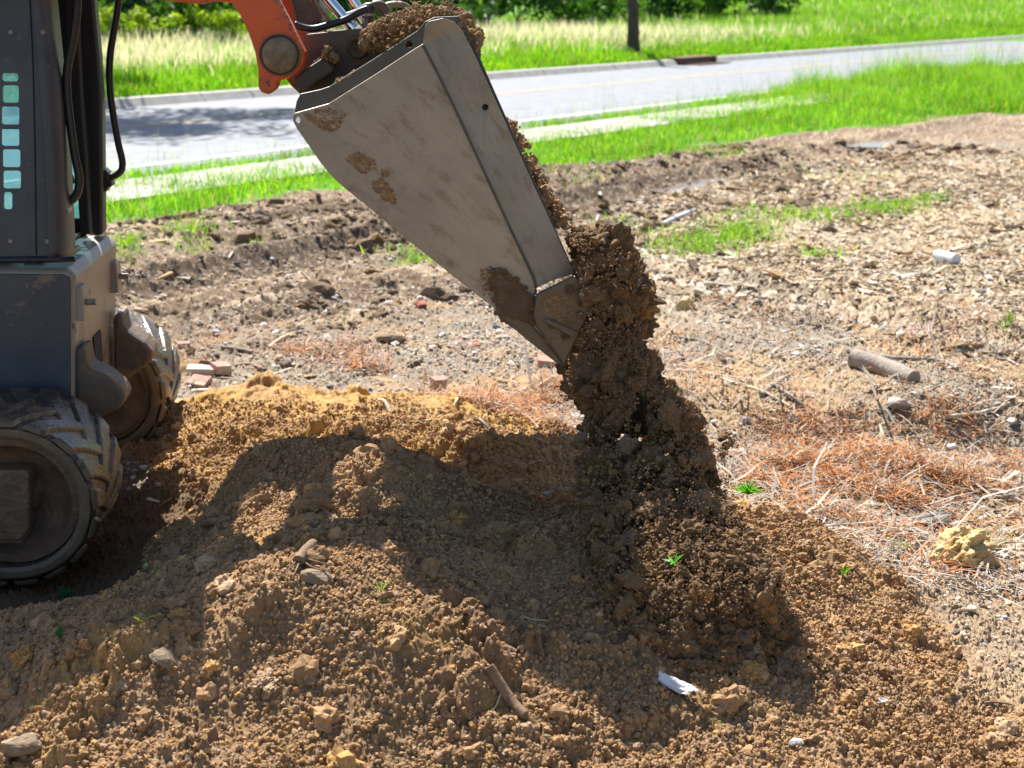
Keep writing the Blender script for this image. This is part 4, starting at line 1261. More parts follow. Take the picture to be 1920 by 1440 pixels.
# lift arms
arm_px = [(521, 0), (545, 45), (571, 98), (570, 118), (560, 134), (540, 148), (522, 152), (518, 168), (505, 178), (492, 174), (484, 166), (484, 130), (478, 98), (466, 62), (449, 26), (432, 2), (418, -10), (402, 2), (372, 8), (330, 3), (250, -6), (100, -24), (-250, -70), (-250, -190), (150, -150), (430, -110), (490, -60)]
arm = prism('lift_arm', arm_px, .34, .34, .44, m_orange, bevel=.008)
bc = pl(525, 103, .34)
br = .053
BOSS = bm_obj('pivot_boss', disc_bm(bc[::2], 0, 0, 0, 40, rings=[(br * k / 9, .320 + .010 * (k / 9) ** 4) for k in range(1, 10)] + [(br, .35)]), m_bossdirt, arm, smooth=True)
for v in BOSS.data.vertices:
    q = np.array([[v.co.x * 60, v.co.z * 60, 1.3]])
    v.co.y -= .012 * (fbm3(q, 3, 4)[0] - .5) + .006 * (fbm3(q * 3, 2, 9)[0] - .5)
bm_obj('pivot_ring', disc_bm(bc[::2], 0, 0, 0, 40, rings=[(br + .003, .3395), (br + .003, .332), (br + .008, .332), (br + .008, .3395)]), m_brownsteel, arm)
arm2q = [(pl(x, y, .34)[0], pl(x, y, .34)[2] + (.22 if y < -55 else 0)) for x, y in arm_px]  # unseen upper beam made deeper for the shade it casts
bm = bmesh.new()
A = [bm.verts.new((a, 1.14, z)) for a, z in arm2q]; B = [bm.verts.new((a, 1.24, z)) for a, z in arm2q]
bm.faces.new(A); bm.faces.new(B)
for i in range(len(A)): bm.faces.new((A[i], A[(i + 1) % len(A)], B[(i + 1) % len(A)], B[i]))
bm_obj('lift_arm', bm, m_orange, loader, bevel=.008)
ct = pl(352, -62, .6)
V, F = tube_arrays([(ct[0], .44, 1.80), (ct[0], 1.14, 1.80)], .062, 20)
add('cross_tube', arr_mesh('cross_tube', V, F, None, True), m_orange, loader)
q = pl(560, 10, .60)
quad_plate('cross_tube', [(535, -40), (590, -40), (606, 40), (560, 58)], 1.0, .36, m_brownsteel, loader, .012)
# tilt cylinders
for s, (x0, y0), (x1, y1) in ((.54, (572, -50), (668, 62)), (1.02, (627, -50), (690, 45))):
    a, b = np.array(pl(x0, y0, s)), np.array(pl(x1, y1, s))
    V, F = tube_arrays([a - (b - a) * 1.2, b], .0185, 24); c1 = add('cylinder_rod', arr_mesh('cylinder_rod', V, F, None, True), m_chrome, loader)
    m_ = c1.modifiers.new('Edge', 'EDGE_SPLIT'); m_.split_angle = R(50)
    V, F = tube_arrays([a - (b - a) * 1.8, a - (b - a) * .9], .036, 24); add('cylinder_barrel', arr_mesh('cylinder_barrel', V, F, None, True), m_black, loader)
    V, F = tube_arrays([b - (b - a) * .06, b + (b - a) * .15], .024, 20); add('rod_end', arr_mesh('rod_end', V, F, None, True), m_brownsteel, loader)
    if s < .7:
        a2, b2 = np.array(pl(x0 - 22, y0 + 6, s - .04)), np.array(pl(x1 - 40, y1 - 12, s - .04))
        V, F = tube_arrays([a2, b2], .007, 10); add('cylinder_line', arr_mesh('cylinder_line', V, F, None, True), m_bossdirt, loader)

# quick coupler between the arms and the bucket
cpl = sub_empty('coupler', loader)
cp_px = [(556, 66), (610, 60), (690, 52), (745, 60), (762, 72), (735, 100), (700, 128), (640, 158), (612, 176), (566, 180), (545, 160), (532, 142), (566, 124), (574, 100)]
prism('coupler_plate', cp_px, .47, .47, .495, m_brownsteel, cpl, .005)
bm = prism_bm([(560, 72), (690, 60), (740, 72), (610, 172), (570, 176), (545, 158)], .47, .496, 1.25); bm_obj('coupler_beam', bm, m_brownsteel, cpl, bevel=.01)
c = pl(672, 88, .47); bm_obj('coupler_boss', disc_bm(c[::2], 0, 0, 0, 36, rings=[(0, .468), (.018, .467), (.026, .453), (.032, .454), (.036, .472)]), m_mudcake, cpl, smooth=True)
prism('coupler_wedge', [(552, 146), (575, 128), (605, 108), (624, 122), (628, 132), (580, 165), (560, 170)], .40, .38, .48, m_brownsteel, cpl, .008)
# hoses and fitting
pipe('hydraulic_hose', [at(x, y, .50) for x, y in [(552, 46), (568, 52), (590, 54), (620, 46), (650, 36), (675, 22), (690, 16)]], .0115, m_black, cpl)
pipe('hydraulic_hose', [at(x, y, .60) for x, y in [(640, 34), (668, 24), (690, 12), (712, 14)]], .012, m_black, cpl)
V, F = tube_arrays([at(690, 50, .58), at(690, 12, .58)], .020, 6); ft = add('hose_fitting', arr_mesh('hose_fitting', V, F), m_black, cpl)
V, F = tube_arrays([at(690, 30, .565), at(690, 25, .565)], .023, 16); add('fitting_ring', arr_mesh('fitting_ring', V, F), m_bolt, ft)
V, F = tube_arrays([at(690, 15, .58), at(690, 7, .58)], .012, 6); add('fitting_nut', arr_mesh('fitting_nut', V, F), m_bolt, ft)
pipe('fitting_elbow', [at(x, y, .58) for x, y in [(700, 12), (712, 10), (722, 20), (728, 34)]], .017, m_brownsteel, ft)
pipe('steel_line', [at(x, y, .62) for x, y in [(714, 14), (735, 8), (755, 9), (768, 18), (775, 34)]], .010, m_bossdirt, cpl)

# bucket
S0, S1 = -.06, 1.60
bk = sub_empty('bucket', loader)
main_px = [(553, 212), (617, 194), (700, 142), (780, 90), (793, 82), (840, 175), (905, 315), (965, 445), (1001, 525), (1004, 556), (1000, 600), (1054, 684), (985, 630), (932, 582), (870, 534), (800, 478), (700, 396), (648, 354), (625, 334), (600, 303), (578, 272), (556, 240), (549, 226), (549, 217)]
holed_plate('side_plate', [pl(x, y, S0) for x, y in main_px], [[pl(x, y, S0) for x, y in ((556, 219), (561, 219), (564, 226), (560, 232), (554, 228))]], S0, .016, m_steel, bk, .002)
bm = bmesh.new()
strip_px = [(793, 83, 0), (797, 50, 0), (803, 40, .002), (830, 34, .012), (852, 41, .03), (866, 56, .04), (885, 92, .04), (930, 190, .04), (1000, 346, .04), (1078, 513, .04), (1040, 524, .02), (1006, 540, 0), (1001, 525, 0), (965, 445, 0), (905, 315, 0), (840, 175, 0)]
holed_plate('side_flange', [pl(x, y, S0 + d) for x, y, d in strip_px], [[(*pl(910 + 6 * math.cos(k * .5236), 201 + 6 * math.sin(k * .5236), S0 + .037),) for k in range(12)]], S0, .016, m_flange, bk, .002)
# weld bead along the fold
pipe('weld_bead', [pl(x, y, S0 - .001) for x, y in [(793, 84), (840, 175), (905, 315), (965, 445), (1001, 522), (1004, 552)]], .0045, m_steel_dark, bk, 6, 5)
# dark inner plate standing just behind
inner = [(552, 212), (556, 190), (563, 176), (600, 168), (618, 162), (665, 133), (730, 92), (782, 58), (798, 40), (815, 32), (860, 30), (880, 60), (905, 120), (1075, 505), (1000, 520), (780, 120), (620, 205)]
holed_plate('inner_side_plate', [pl(x, y, S0 + .07) for x, y in inner], [circ(767, 83, 7, S0 + .07, 14)], S0, .018, m_steel_dark, bk, .002)
# shell: bottom, back, top sheet across the full width
def shell(name, px, s0, s1, th, mat, sref=S0):
    bm = bmesh.new()
    q = [pl(x, y, sref) for x, y in px]
    A = [bm.verts.new((a, s0, z)) for a, _, z in q]; B = [bm.verts.new((a, s1, z)) for a, _, z in q]
    for i in range(len(q) - 1): bm.faces.new((A[i], A[i + 1], B[i + 1], B[i]))
    return bm_obj(name, bm, mat, bk, solid=th)
shell('bottom_sheet', [(1050, 680), (985, 628), (932, 579), (800, 474), (700, 392), (626, 331), (602, 302), (582, 272), (570, 246), (568, 226)], S0 + .018, S1, .012, m_steel)
shell('back_sheet', [(568, 224), (572, 212), (622, 196), (700, 146), (790, 88), (812, 52), (838, 44), (858, 52)], S0 + .09, S1, .012, m_steel_dark)
bm = bmesh.new()
far_px = main_px[:5] + [(797, 50), (830, 34), (866, 56), (1078, 513)] + main_px[11:]
holed_plate('side_plate', [(pl(x, y, S0)[0], S1, pl(x, y, S0)[2]) for x, y in far_px], [], S1, .016, m_steel_dark, bk)
# cutting edge and side cutter with bolts
prism('cutting_edge', [(1058, 686), (1040, 677), (985, 634), (940, 594), (948, 588), (992, 606), (1030, 645)], S0, S0 - .012, S1, m_cutter, bk, .003)
cut_px = [(1002, 562), (1004, 552), (1012, 545), (1040, 532), (1078, 513), (1098, 535), (1117, 554), (1094, 598), (1074, 644), (1057, 684), (1034, 650), (1006, 612), (999, 590)]
sc_ = prism('side_cutter', cut_px, S0, S0 - .026, S0 - .001, m_cutter, bk, .006)
prism('cutter_rib', [(1018, 602), (1024, 594), (1085, 622), (1078, 634)], S0 - .02, S0 - .036, S0 - .025, m_cutter, sc_, .004)
prism('cutter_rib', [(1076, 545), (1086, 540), (1108, 566), (1102, 576)], S0 - .02, S0 - .034, S0 - .025, m_cutter, sc_, .004)
for px, py in ((1067, 543), (1092, 567), (1037, 608), (1060, 629)):
    c = pl(px, py, S0 - .026)
    bm_obj('bolt', disc_bm(c[::2], 0, 0, 0, 20, rings=[(.0, S0 - .027), (.006, S0 - .027), (.009, S0 - .032), (.013, S0 - .031), (.0145, S0 - .026)]), m_mudcake, sc_, smooth=True)
# dried mud caked on the lower corner of the side plate
bm = bmesh.new()
mud_px = [(920, 500), (932, 504), (948, 508), (962, 520), (976, 530), (988, 545), (997, 556), (1003, 575), (1004, 600), (1000, 612), (978, 606), (966, 618), (948, 606), (934, 588), (928, 566), (926, 545), (918, 532), (922, 518)]
mq = [pl(x, y, S0) for x, y in mud_px]
cx_ = np.mean([p[0] for p in mq]); cz_ = np.mean([p[2] for p in mq])
rings = []
for f, dd in ((1, .001), (.97, .004), (.8, .008), (.55, .012), (.25, .013)):
    rings.append([bm.verts.new((cx_ + (p[0] - cx_) * f, S0 - dd - .003 * random.random() * (f < .96), cz_ + (p[2] - cz_) * f)) for p in mq])
for A, B in zip(rings[:-1], rings[1:]):
    for k in range(len(A)): bm.faces.new((A[k], A[(k + 1) % len(A)], B[(k + 1) % len(A)], B[k]))
bm.faces.new(rings[-1])
cm = bm_obj('caked_mud', bm, m_mudcake, bk, smooth=True)
mbag = Bag()
def grains(poly, n, rmin, rmax, s, base):
    P2 = np.array(poly, float)
    c = P2.mean(0)
    k = rng.integers(0, len(P2), n); f = np.sqrt(rng.random(n))[:, None]; w = rng.random((n, 1))
    q = c + ((P2[k] * (1 - w) + P2[(k + 1) % len(P2)] * w) - c) * f * 1.01
    pos = np.array([pl(a, b, s) for a, b in q])
    r = rmin + (rmax - rmin) * rng.random(n) ** 2
    mbag.put(LUMP3 if rmax < .004 else LUMP2, pos, np.stack([r * 1.5, r * .35, r * 1.2], 1), np.tile(np.eye(3), (n, 1, 1)), soilcol(n, base))
grains(mud_px, 420, .0025, .007, S0 - .009, SOIL * .42)
for poly, n in (([(655, 292), (672, 284), (684, 292), (706, 304), (704, 318), (680, 326), (662, 312), (648, 300)], 60), ([(697, 340), (716, 334), (736, 356), (742, 382), (724, 378), (704, 360)], 60), ([(570, 214), (620, 200), (650, 214), (630, 246), (606, 244), (580, 226)], 60), ([(718, 318), (730, 322), (726, 332), (716, 330)], 14), ([(900, 505), (920, 500), (922, 560), (906, 552)], 20), ([(1012, 560), (1040, 552), (1070, 560), (1080, 590), (1050, 600), (1020, 580)], 50)):
    grains(poly, n * 3, .0012, .0039, S0 - (.001 if poly[0][0] < 1000 else .027), SOIL * .8)
tag(add('mud_crust', arr_mesh('mud_crust', np.concatenate(mbag.V), np.concatenate(mbag.F), np.concatenate(mbag.C)), m_clod, bk), kind='stuff')

# ------------------------------------------------------------------ soil: on the bucket, sliding off its lip, falling
def spread(bag, px, py, s, r, protos, base=SOIL * .85, stretch=1.0):
    """lumps given as arrays of photo rays at a sideways distance s on the loader"""
    pos = np.array([to_world(pl(a, b, c)) for a, b, c in zip(px, py, s)])
    bag.put(protos, pos, np.asarray(r), rotm(len(pos)), soilcol(len(pos), base))
bag = Bag()
def heap(poly_x, top, bot, n, rmin, rmax, s0, s1, protos):
    px = rng.uniform(poly_x[0], poly_x[-1], n)
    t = np.interp(px, poly_x, top); b = np.interp(px, poly_x, bot)
    py = t + (b - t) * rng.random(n)
    spread(bag, px, py, rng.uniform(s0, s1, n), rmin + (rmax - rmin) * rng.random(n) ** 2, protos)
hx = [690, 705, 730, 760, 800, 835, 862, 872]
heap(hx, [56, 50, 42, 30, 22, 24, 30, 40], [80, 82, 95, 88, 60, 46, 44, 52], 90, .014, .034, .10, .5, LUMP4)
heap(hx, [50, 44, 34, 20, 14, 18, 26, 36], [80, 84, 98, 90, 60, 46, 44, 52], 900, .004, .013, .06, .5, LUMP2)
heap(hx, [48, 42, 30, 16, 10, 14, 24, 34], [80, 84, 98, 90, 60, 46, 44, 52], 1800, .0015, .005, .04, .5, LUMP1)
heap([862, 872, 885, 894], [34, 34, 52, 84], [60, 75, 95, 98], 26, .012, .026, .03, .2, LUMP4)
heap([862, 872, 885, 894], [30, 30, 48, 80], [60, 75, 95, 98], 260, .003, .009, .0, .2, LUMP2)
heap([606, 615, 630], [98, 86, 108], [112, 112, 116], 90, .003, .010, .36, .47, LUMP2)      # on the wedge
heap([575, 600, 626], [128, 108, 112], [134, 116, 124], 90, .002, .007, .38, .46, LUMP2)
heap([628, 650, 665], [152, 142, 132], [160, 148, 138], 120, .0015, .006, .0, .1, LUMP1)
heap([524, 545, 570], [0, 44, 92], [14, 56, 104], 260, .0015, .0055, .34, .44, LUMP1)          # along the arm's edge
heap([588, 600, 612], [20, 30, 44], [34, 46, 56], 60, .003, .010, 1.0, 1.3, LUMP2)
nb = 46
px = rng.uniform(735, 880, nb); py = np.interp(px, hx, [56, 50, 40, 26, 18, 20, 28, 38])
for a, b in zip(px, py):
    p0 = to_world(pl(a, b + 4, rng.uniform(.05, .4)))
    d = rng.normal(size=3); d[2] = abs(d[2]) * .6; d /= np.linalg.norm(d)
    L = rng.uniform(.02, .075)
    V, F = tube_arrays(smooth_path([p0, p0 + d * L * .5 + rng.normal(0, .006, 3), p0 + d * L + rng.normal(0, .008, 3)], 3), .0011, 4, cap=False)
    bag.raw(V, F, np.tile(np.array([.42, .30, .17]) * rng.uniform(.6, 1.2), (len(V), 1)))
tag(bag.build('clinging_soil', m_clod), 'brown soil lumps heaped on top of the coupler and bucket rim', 'soil', kind='stuff')

bag = Bag()
# narrow stream along the bucket's open edge
n = 420
t = rng.random(n)
px = np.interp(t, [0, .3, .6, 1], [952, 985, 1018, 1058]) + rng.uniform(-16, 16, n); py = np.interp(t, [0, .3, .6, 1], [225, 290, 360, 425]) + rng.uniform(-8, 8, n)
spread(bag, px - 2, py, rng.uniform(.03, .25, n), .003 + .011 * rng.random(n) ** 2, LUMP2, SOIL * .95)
# cohesive lumps sliding off the lip, then breaking up on the way down
YK = [428, 470, 520, 560, 600, 650, 700, 760, 820, 900, 980, 1050, 1120, 1180, 1240, 1270]
XL = [1062, 1070, 1088, 1100, 1085, 1062, 1058, 1064, 1074, 1082, 1092, 1110, 1130, 1180, 1270, 1340]
XR = [1120, 1190, 1208, 1218, 1212, 1222, 1250, 1318, 1342, 1356, 1372, 1400, 1425, 1455, 1476, 1470]
def curtain(n, rmin, rmax, protos, y0, y1, edge=0.0, s0=-.02, s1=.45, pw=2.0, base=SOIL * 0.68, inset=0.0, stretch=None):
    py = rng.uniform(y0, y1, n)
    xl, xr = np.interp(py, YK, XL), np.interp(py, YK, XR)
    xr = xr + 62 * (vn(py / 55, py * 0 + 3.3, 7) - .55) + 26 * (vn(py / 19, py * 0 + 8.3, 8) - .5) + 10 * (py > 760) + 22 * (py > 980)
    xl = xl + 24 * (vn(py / 45, py * 0 + 5.1, 9) - .4) * (py > 700)
    w = xr - xl
    u = rng.random(n)
    px = xl + w * (inset + (1 - 2 * inset) * u) + edge * rng.normal(0, 1, n) * (.3 + .7 * (py - 430) / 800)
    # the fall lies nearer the camera towards the bottom, where it spreads over the mound
    Yf = np.interp(py, [430, 650, 800, 900, 1000, 1100, 1200, 1270], [3.98, 3.96, 3.84, 3.64, 3.44, 3.26, 3.10, 3.0]) + rng.uniform(s0, s1, n) * .75 * (1 - .55 * sm(880, 1060, py)) - .03 * sm(950, 1080, py)
    low = np.nonzero(py > 900)[0]
    if len(low):
        # the lowest part has landed: it lies on the mound
        D = np.array([ray(px[i], py[i]) for i in low])
        D = D / D[:, 1:2]
        yy = np.linspace(2.5, 4.4, 48)
        hit = np.full(len(low), 4.4)
        for y_ in yy[::-1]:
            q = CAMP + D * y_
            hit = np.where(q[:, 2] < terrain(q[:, 0].copy(), q[:, 1].copy(), False), y_, hit)
        wl = sm(1080, 1250, py[low])
        Yf[low] = Yf[low] * (1 - wl) + (hit - .02 - .05 * rng.random(len(low)) * (1 - .6 * sm(1100, 1260, py[low]))) * wl
    r = rmin + (rmax - rmin) * rng.random(n) ** pw
    pos = np.array([P(a, b, Y=c) for a, b, c in zip(px, py, Yf)])
    zg = terrain(pos[:, 0].copy(), pos[:, 1].copy(), False)
    gap = fbm(px / 46 + 3, py / 70, 3, 21)
    k = (pos[:, 2] > zg - .045) & (gap > .385 + .13 * np.abs(2 * u - 1) ** 3 - .14 * (r > .02) - .22 * sm(820, 1000, py))
    pos, r = pos[k], r[k]
    bag.put(protos, pos, r[:, None] * rng.uniform(.6, 1.5, (len(r), 3)), rotm(len(pos)), soilcol(len(pos), base, .15))
curtain(110, .028, .060, LUMP4, 455, 760, s0=.05, s1=.5, inset=.14, pw=1, base=SOIL * 0.56)
curtain(150, .022, .042, LUMP4, 720, 1225, s0=.14, s1=.5, inset=.10, pw=1, base=SOIL * 0.48)
curtain(700, .008, .018, LUMP3, 760, 1240, s0=.02, s1=.4, inset=.04, base=SOIL * 0.50)
curtain(1500, .008, .022, LUMP3, 940, 1250, s0=.02, s1=.4, inset=.02, base=SOIL * 0.45)
curtain(60, .020, .034, LUMP4, 940, 1235, s0=.1, s1=.4, inset=.05, base=SOIL * 0.45)
curtain(5000, .002, .006, LUMP2, 940, 1268, edge=8, base=SOIL * 0.53)
curtain(700, .012, .030, LUMP3, 440, 1240, s0=-.02, s1=.45, inset=.03, base=SOIL * 0.54)
curtain(2600, .004, .011, LUMP2, 440, 1260, edge=6, base=SOIL * 0.58)
curtain(13000, .0016, .0048, LUMP1, 450, 1262, edge=15, s0=-.12, base=SOIL * 0.60)
curtain(7000, .0010, .0032, LUMP1, 520, 1262, edge=34, s0=-.2, base=SOIL * 0.64)
curtain(16000, .0006, .0013, LUMP1, 560, 1270, edge=30, s0=-.2, base=SOIL * 0.72)
# big blocks whose outline shows against the ground
for px, py, s, r in [(1095, 458, .1, .050), (1110, 490, .14, .050), (1150, 520, .2, .060), (1180, 510, .22, .050), (1170, 560, .2, .060), (1140, 590, .15, .060), (1200, 560, .25, .035), (1190, 610, .2, .045), (1120, 640, .12, .055), (1170, 660, .15, .06), (1205, 690, .2, .05), (1250, 740, .22, .05), (1230, 800, .2, .06), (1290, 790, .25, .045), (1310, 850, .25, .045), (1150, 720, .12, .06)]:
    spread(bag, [px], [py], [s], [r], LUMP4, SOIL * .6)
# skirt of spray running out along the ground to the right
YK2, A_, B_ = [980, 1050, 1120, 1180, 1240, 1300, 1360, 1420], [1390, 1410, 1430, 1450, 1480, 1560, 1640, 1700], [1550, 1630, 1710, 1790, 1850, 1900, 1930, 1950]
def skirt(n, rmin, rmax, protos, lift):
    py = rng.uniform(975, 1410, n); px = np.interp(py, YK2, A_) + (np.interp(py, YK2, B_) - np.interp(py, YK2, A_)) * np.clip(rng.beta(1.3, 1.7, n) + rng.normal(0, .05, n), -.2, 1.3)
    pos = []
    for a, b in zip(px, py):
        d = ray(a, b); q = CAMP + d * ((.10 - CAM_H) / d[2]); pos.append(q)
    pos = np.array(pos)
    pos[:, 2] = Z(pos[:, 0], pos[:, 1]) + lift * rng.random(n) ** 2.2
    bag.put(protos, pos, rmin + (rmax - rmin) * rng.random(n) ** 2.5, rotm(n), soilcol(n, SOIL))
skirt(3600, .0012, .0040, LUMP1, .12)
skirt(900, .004, .011, LUMP2, .05)
skirt(90, .010, .022, LUMP3, .01)
o = bag.build('falling_soil', m_clod)
tag(o, 'curtain of brown soil pouring off the bucket lip onto the mound', 'falling soil', kind='stuff')

# ------------------------------------------------------------------ debris lying about: each piece a thing of its own
m_soilstone = M('soil_stained_stone', (.27, .20, .13), (.20, .145, .09), 14, .95, bump=.6, bscale=70)
m_whitestone = M('white_stone', (.56, .53, .49), (.42, .39, .35), 14, .9, bump=.5, bscale=60)
def lying(name, label, cat, px_pts, rad, mat, lift=.6, group=None, taper=.8, sides=9, wob=.12, kids=(), seed=1):
    """branch or stick lying on the ground along photo rays"""
    pts = [G(x, y) for x, y in px_pts]
    for p in pts: p[2] += rad * lift
    pts = smooth_path(pts, 5)
    base = pts[0].copy()
    rr = np.linspace(rad, rad * taper, len(pts))
    V, F = tube_arrays([p - base for p in pts], rr, sides, wob, seed)
    o = add(name, arr_mesh(name, V, F, None, True), mat, loc=base)
    es = o.modifiers.new('Edge', 'EDGE_SPLIT'); es.split_angle = R(60)
    tag(o, label, cat, group)
    for kp, kr in kids:
        q = smooth_path([G(x, y) + np.array([0, 0, rad * lift]) for x, y in kp], 4)
        V, F = tube_arrays([p - base for p in q], np.linspace(kr, kr * .5, len(q)), 7, wob, seed + 3)
        add('side_twig', arr_mesh('side_twig', V, F, None, True), mat, o)
    return o
def rock(name, label, cat, px, py, dims, mat, seed, rotz=0, tilt=0, sink=.25, group=None, sub=4, cuts=9, amp=.12, lo=.55, hi=.9):
    p = G(px, py)
    V, F = chunk(sub, seed, cuts, dims, amp, lo, hi)
    V = V * (1 + .10 * (fbm3(V / max(dims) * 7 + seed, 3, seed + 2) - .5))[:, None]
    o = add(name, arr_mesh(name, V, F), mat, loc=p + np.array([0, 0, dims[2] * (.9 - 2 * sink)]))
    o.rotation_euler = (tilt, tilt * .6, rotz)
    return tag(o, label, cat, group)
def brick(label, px, py, dims, mat, rotz, tilt=(0, 0), seed=1, chip=.12, name='brick_fragment', cat='brick'):
    p = G(px, py)
    bm = bmesh.new()
    bmesh.ops.create_cube(bm, size=2)
    bmesh.ops.subdivide_edges(bm, edges=bm.edges[:], cuts=9, use_grid_fill=True)
    V = np.array([v.co[:] for v in bm.verts])
    r = np.random.default_rng(seed)
    for _ in range(3):
        n = r.normal(size=3); n /= np.linalg.norm(n)
        d = np.abs(n).sum() * r.uniform(.62, .85)
        q = V @ n
        V = np.where((q > d)[:, None], V - np.outer(q - d, n), V)
    V = V * (1 + chip * (fbm3(V * 2.2 + seed, 3, seed) - .5))[:, None] * np.array(dims)
    for v, c in zip(bm.verts, V): v.co = c
    o = bm_obj(name, bm, mat, loc=p + np.array([0, 0, dims[2] * .65]))
    o.rotation_euler = (tilt[0], tilt[1], rotz)
    return tag(o, label, cat, 'brick fragments scattered over the gravel')
log = lying('cut_log', 'short thick grey barked log half buried in wood chips', 'log', [(1600, 688), (1655, 702), (1712, 722)], .048, m_bark, lift=.55, taper=.82, sides=22, wob=.03)
lying('branch', 'smooth curved grey branch lying just behind the short log', 'branch', [(1604, 658), (1650, 672), (1700, 683), (1760, 682), (1795, 700)], .0125, m_bark, kids=[([(1740, 683), (1770, 676), (1800, 668)], .007)], taper=.7, group='fallen branches')
lying('branch', 'long pale peeled branch at the right edge of the debris', 'branch', [(1770, 797), (1830, 786), (1880, 768), (1950, 732)], .0105, m_wood, group='fallen branches')
lying('branch', 'wavy thin grey branch left of the log', 'branch', [(1262, 640), (1320, 648), (1370, 672), (1410, 682), (1465, 702)], .0075, m_bark, group='fallen branches')
lying('branch', 'straight split pale branch ending under the snapped fork', 'branch', [(1330, 704), (1375, 724), (1430, 742), (1480, 768)], .0085, m_wood, group='fallen branches')
lying('branch', 'stubby grey snapped fork resting across the pale split branch', 'branch', [(1428, 748), (1450, 732), (1478, 712)], .013, m_bark, lift=1.1, kids=[([(1452, 732), (1475, 752), (1506, 772)], .011)], group='fallen branches')
lying('branch', 'long thin reddish branch running below the pine straw', 'branch', [(1424, 860), (1470, 885), (1510, 905), (1560, 918), (1620, 945), (1712, 986)], .0068, m_bark_red, lift=1.6, group='fallen branches')
lying('branch', 'bare grey crooked branch pointing down toward the yellow rock', 'branch', [(1592, 952), (1625, 972), (1656, 998), (1668, 1022), (1706, 1052)], .0082, m_bark, group='fallen branches')
lying('branch', 'dark upright stub of branch leaning in the debris at right', 'branch', [(1840, 840), (1852, 862), (1864, 882)], .0085, m_oldwood, lift=2.5, group='fallen branches')
lying('branch', 'slender dark red branch crossing the middle pine straw', 'branch', [(905, 765), (940, 782), (985, 798), (1010, 815)], .0065, m_bark_red, lift=1.8, group='fallen branches')
lying('branch', 'thin pale twig slanting through the middle pine straw', 'branch', [(880, 785), (900, 805), (918, 822)], .0055, m_bark, lift=1.4, group='fallen branches')
lying('branch', 'thin grey branch curving across the far right rut', 'branch', [(1800, 668), (1860, 676), (1925, 680)], .007, m_bark, group='fallen branches')
lying('branch', 'twisted brown branch beside the brick pieces by the far track', 'branch', [(440, 692), (470, 690), (490, 702)], .0075, m_bark_red, group='fallen branches')
lying('board_scrap', 'flat pale board scrap lying crosswise left of the bucket', 'board scrap', [(414, 656), (450, 660), (486, 667)], .0105, m_oldwood, group='board scraps')
lying('board_scrap', 'slanting pale board scrap tilted up beside the crosswise one', 'board scrap', [(505, 658), (530, 642), (556, 628)], .0105, m_wood, group='board scraps')
lying('board_scrap', 'white stripped stick lying alone on the far mud', 'board scrap', [(1241, 427), (1270, 412), (1302, 398)], .021, m_plastic, taper=.8, group='board scraps')
lying('wood_splinter', 'short pale stick standing up beside the pink and white brick', 'splinter', [(852, 776), (858, 760), (866, 742)], .0065, m_wood, lift=2, group='pale splinters')
lying('wood_splinter', 'short blunt pale splinter left of the pink and white brick', 'splinter', [(712, 758), (722, 768), (732, 780)], .009, m_wood, group='pale splinters')
lying('wood_splinter', 'thin pale splinter lying at the front edge of the gravel', 'splinter', [(778, 800), (805, 793), (832, 788)], .006, m_wood, group='pale splinters')
# weathered plank with square edges
a, b = G(1752, 903), G(1886, 950)
bm = bmesh.new(); L = np.linalg.norm(b - a) / 2; box(bm, -L, L, -.022, .022, -.013, .013)
for v in bm.verts:
    if v.co.x > 0: v.co.y *= .45
bmesh.ops.subdivide_edges(bm, edges=[e for e in bm.edges if abs(e.verts[0].co.x - e.verts[1].co.x) > .1], cuts=8)
for v in bm.verts: v.co += Vector((random.uniform(-.004, .004), random.uniform(-.003, .003), random.uniform(-.003, .003)))
pk = bm_obj('plank', bm, m_oldwood, loc=(a + b) / 2 + np.array([0, 0, .018])); pk.rotation_euler = (.2, 0, math.atan2(b[1] - a[1], b[0] - a[0]))
tag(pk, 'weathered square edged plank with a splintered end by the pine straw', 'plank')
a = G(1742, 990)
bm = bmesh.new(); box(bm, -.062, .062, -.02, .02, -.018, .018)
bmesh.ops.subdivide_edges(bm, edges=bm.edges[:], cuts=3, use_grid_fill=True)
for v in bm.verts: v.co += Vector((random.uniform(-.004, .004), random.uniform(-.003, .003), random.uniform(-.004, .004)))
o = bm_obj('bark_block', bm, m_bark, loc=a + np.array([0, 0, .02])); o.rotation_euler = (.5, 0, .15)
tag(o, 'thick rectangular bark block above the yellow rock', 'bark block')

rock('yellow_rock', 'large rough yellow sandstone rock at the right edge of the mound', 'rock', 1800, 1062, (.108, .08, .074), m_yrock, 21, .4, .1, .12, sub=5, amp=.55, lo=.7, hi=.95)
rock('stone', 'pale grey stone below the short log', 'stone', 1680, 768, (.062, .045, .032), m_gstone, 5, .3, .1, group='stones on the bare ground')
rock('stone', 'flat white stone tucked against the yellow rock', 'stone', 1742, 1048, (.035, .022, .012), m_whitestone, 6, .5, .3, group='stones on the bare ground')
rock('stone', 'long dark brown slab stone left of the bucket tip', 'stone', 730, 645, (.085, .045, .03), m_bstone, 8, .1, .05, group='stones on the bare ground')
rock('stone', 'dark rounded brown stone on the gravel right of the brick pieces', 'stone', 535, 690, (.036, .03, .028), m_bstone, 9, .5, .1, group='stones on the bare ground')
rock('stone', 'brown clod shaped stone behind the pink and white brick', 'stone', 776, 690, (.04, .03, .03), m_bstone, 10, .9, .2, group='stones on the bare ground')
rock('stone', 'small grey stone wedged in the right pine straw', 'stone', 1708, 890, (.035, .03, .025), m_gstone, 12, .3, .3, group='stones on the bare ground')
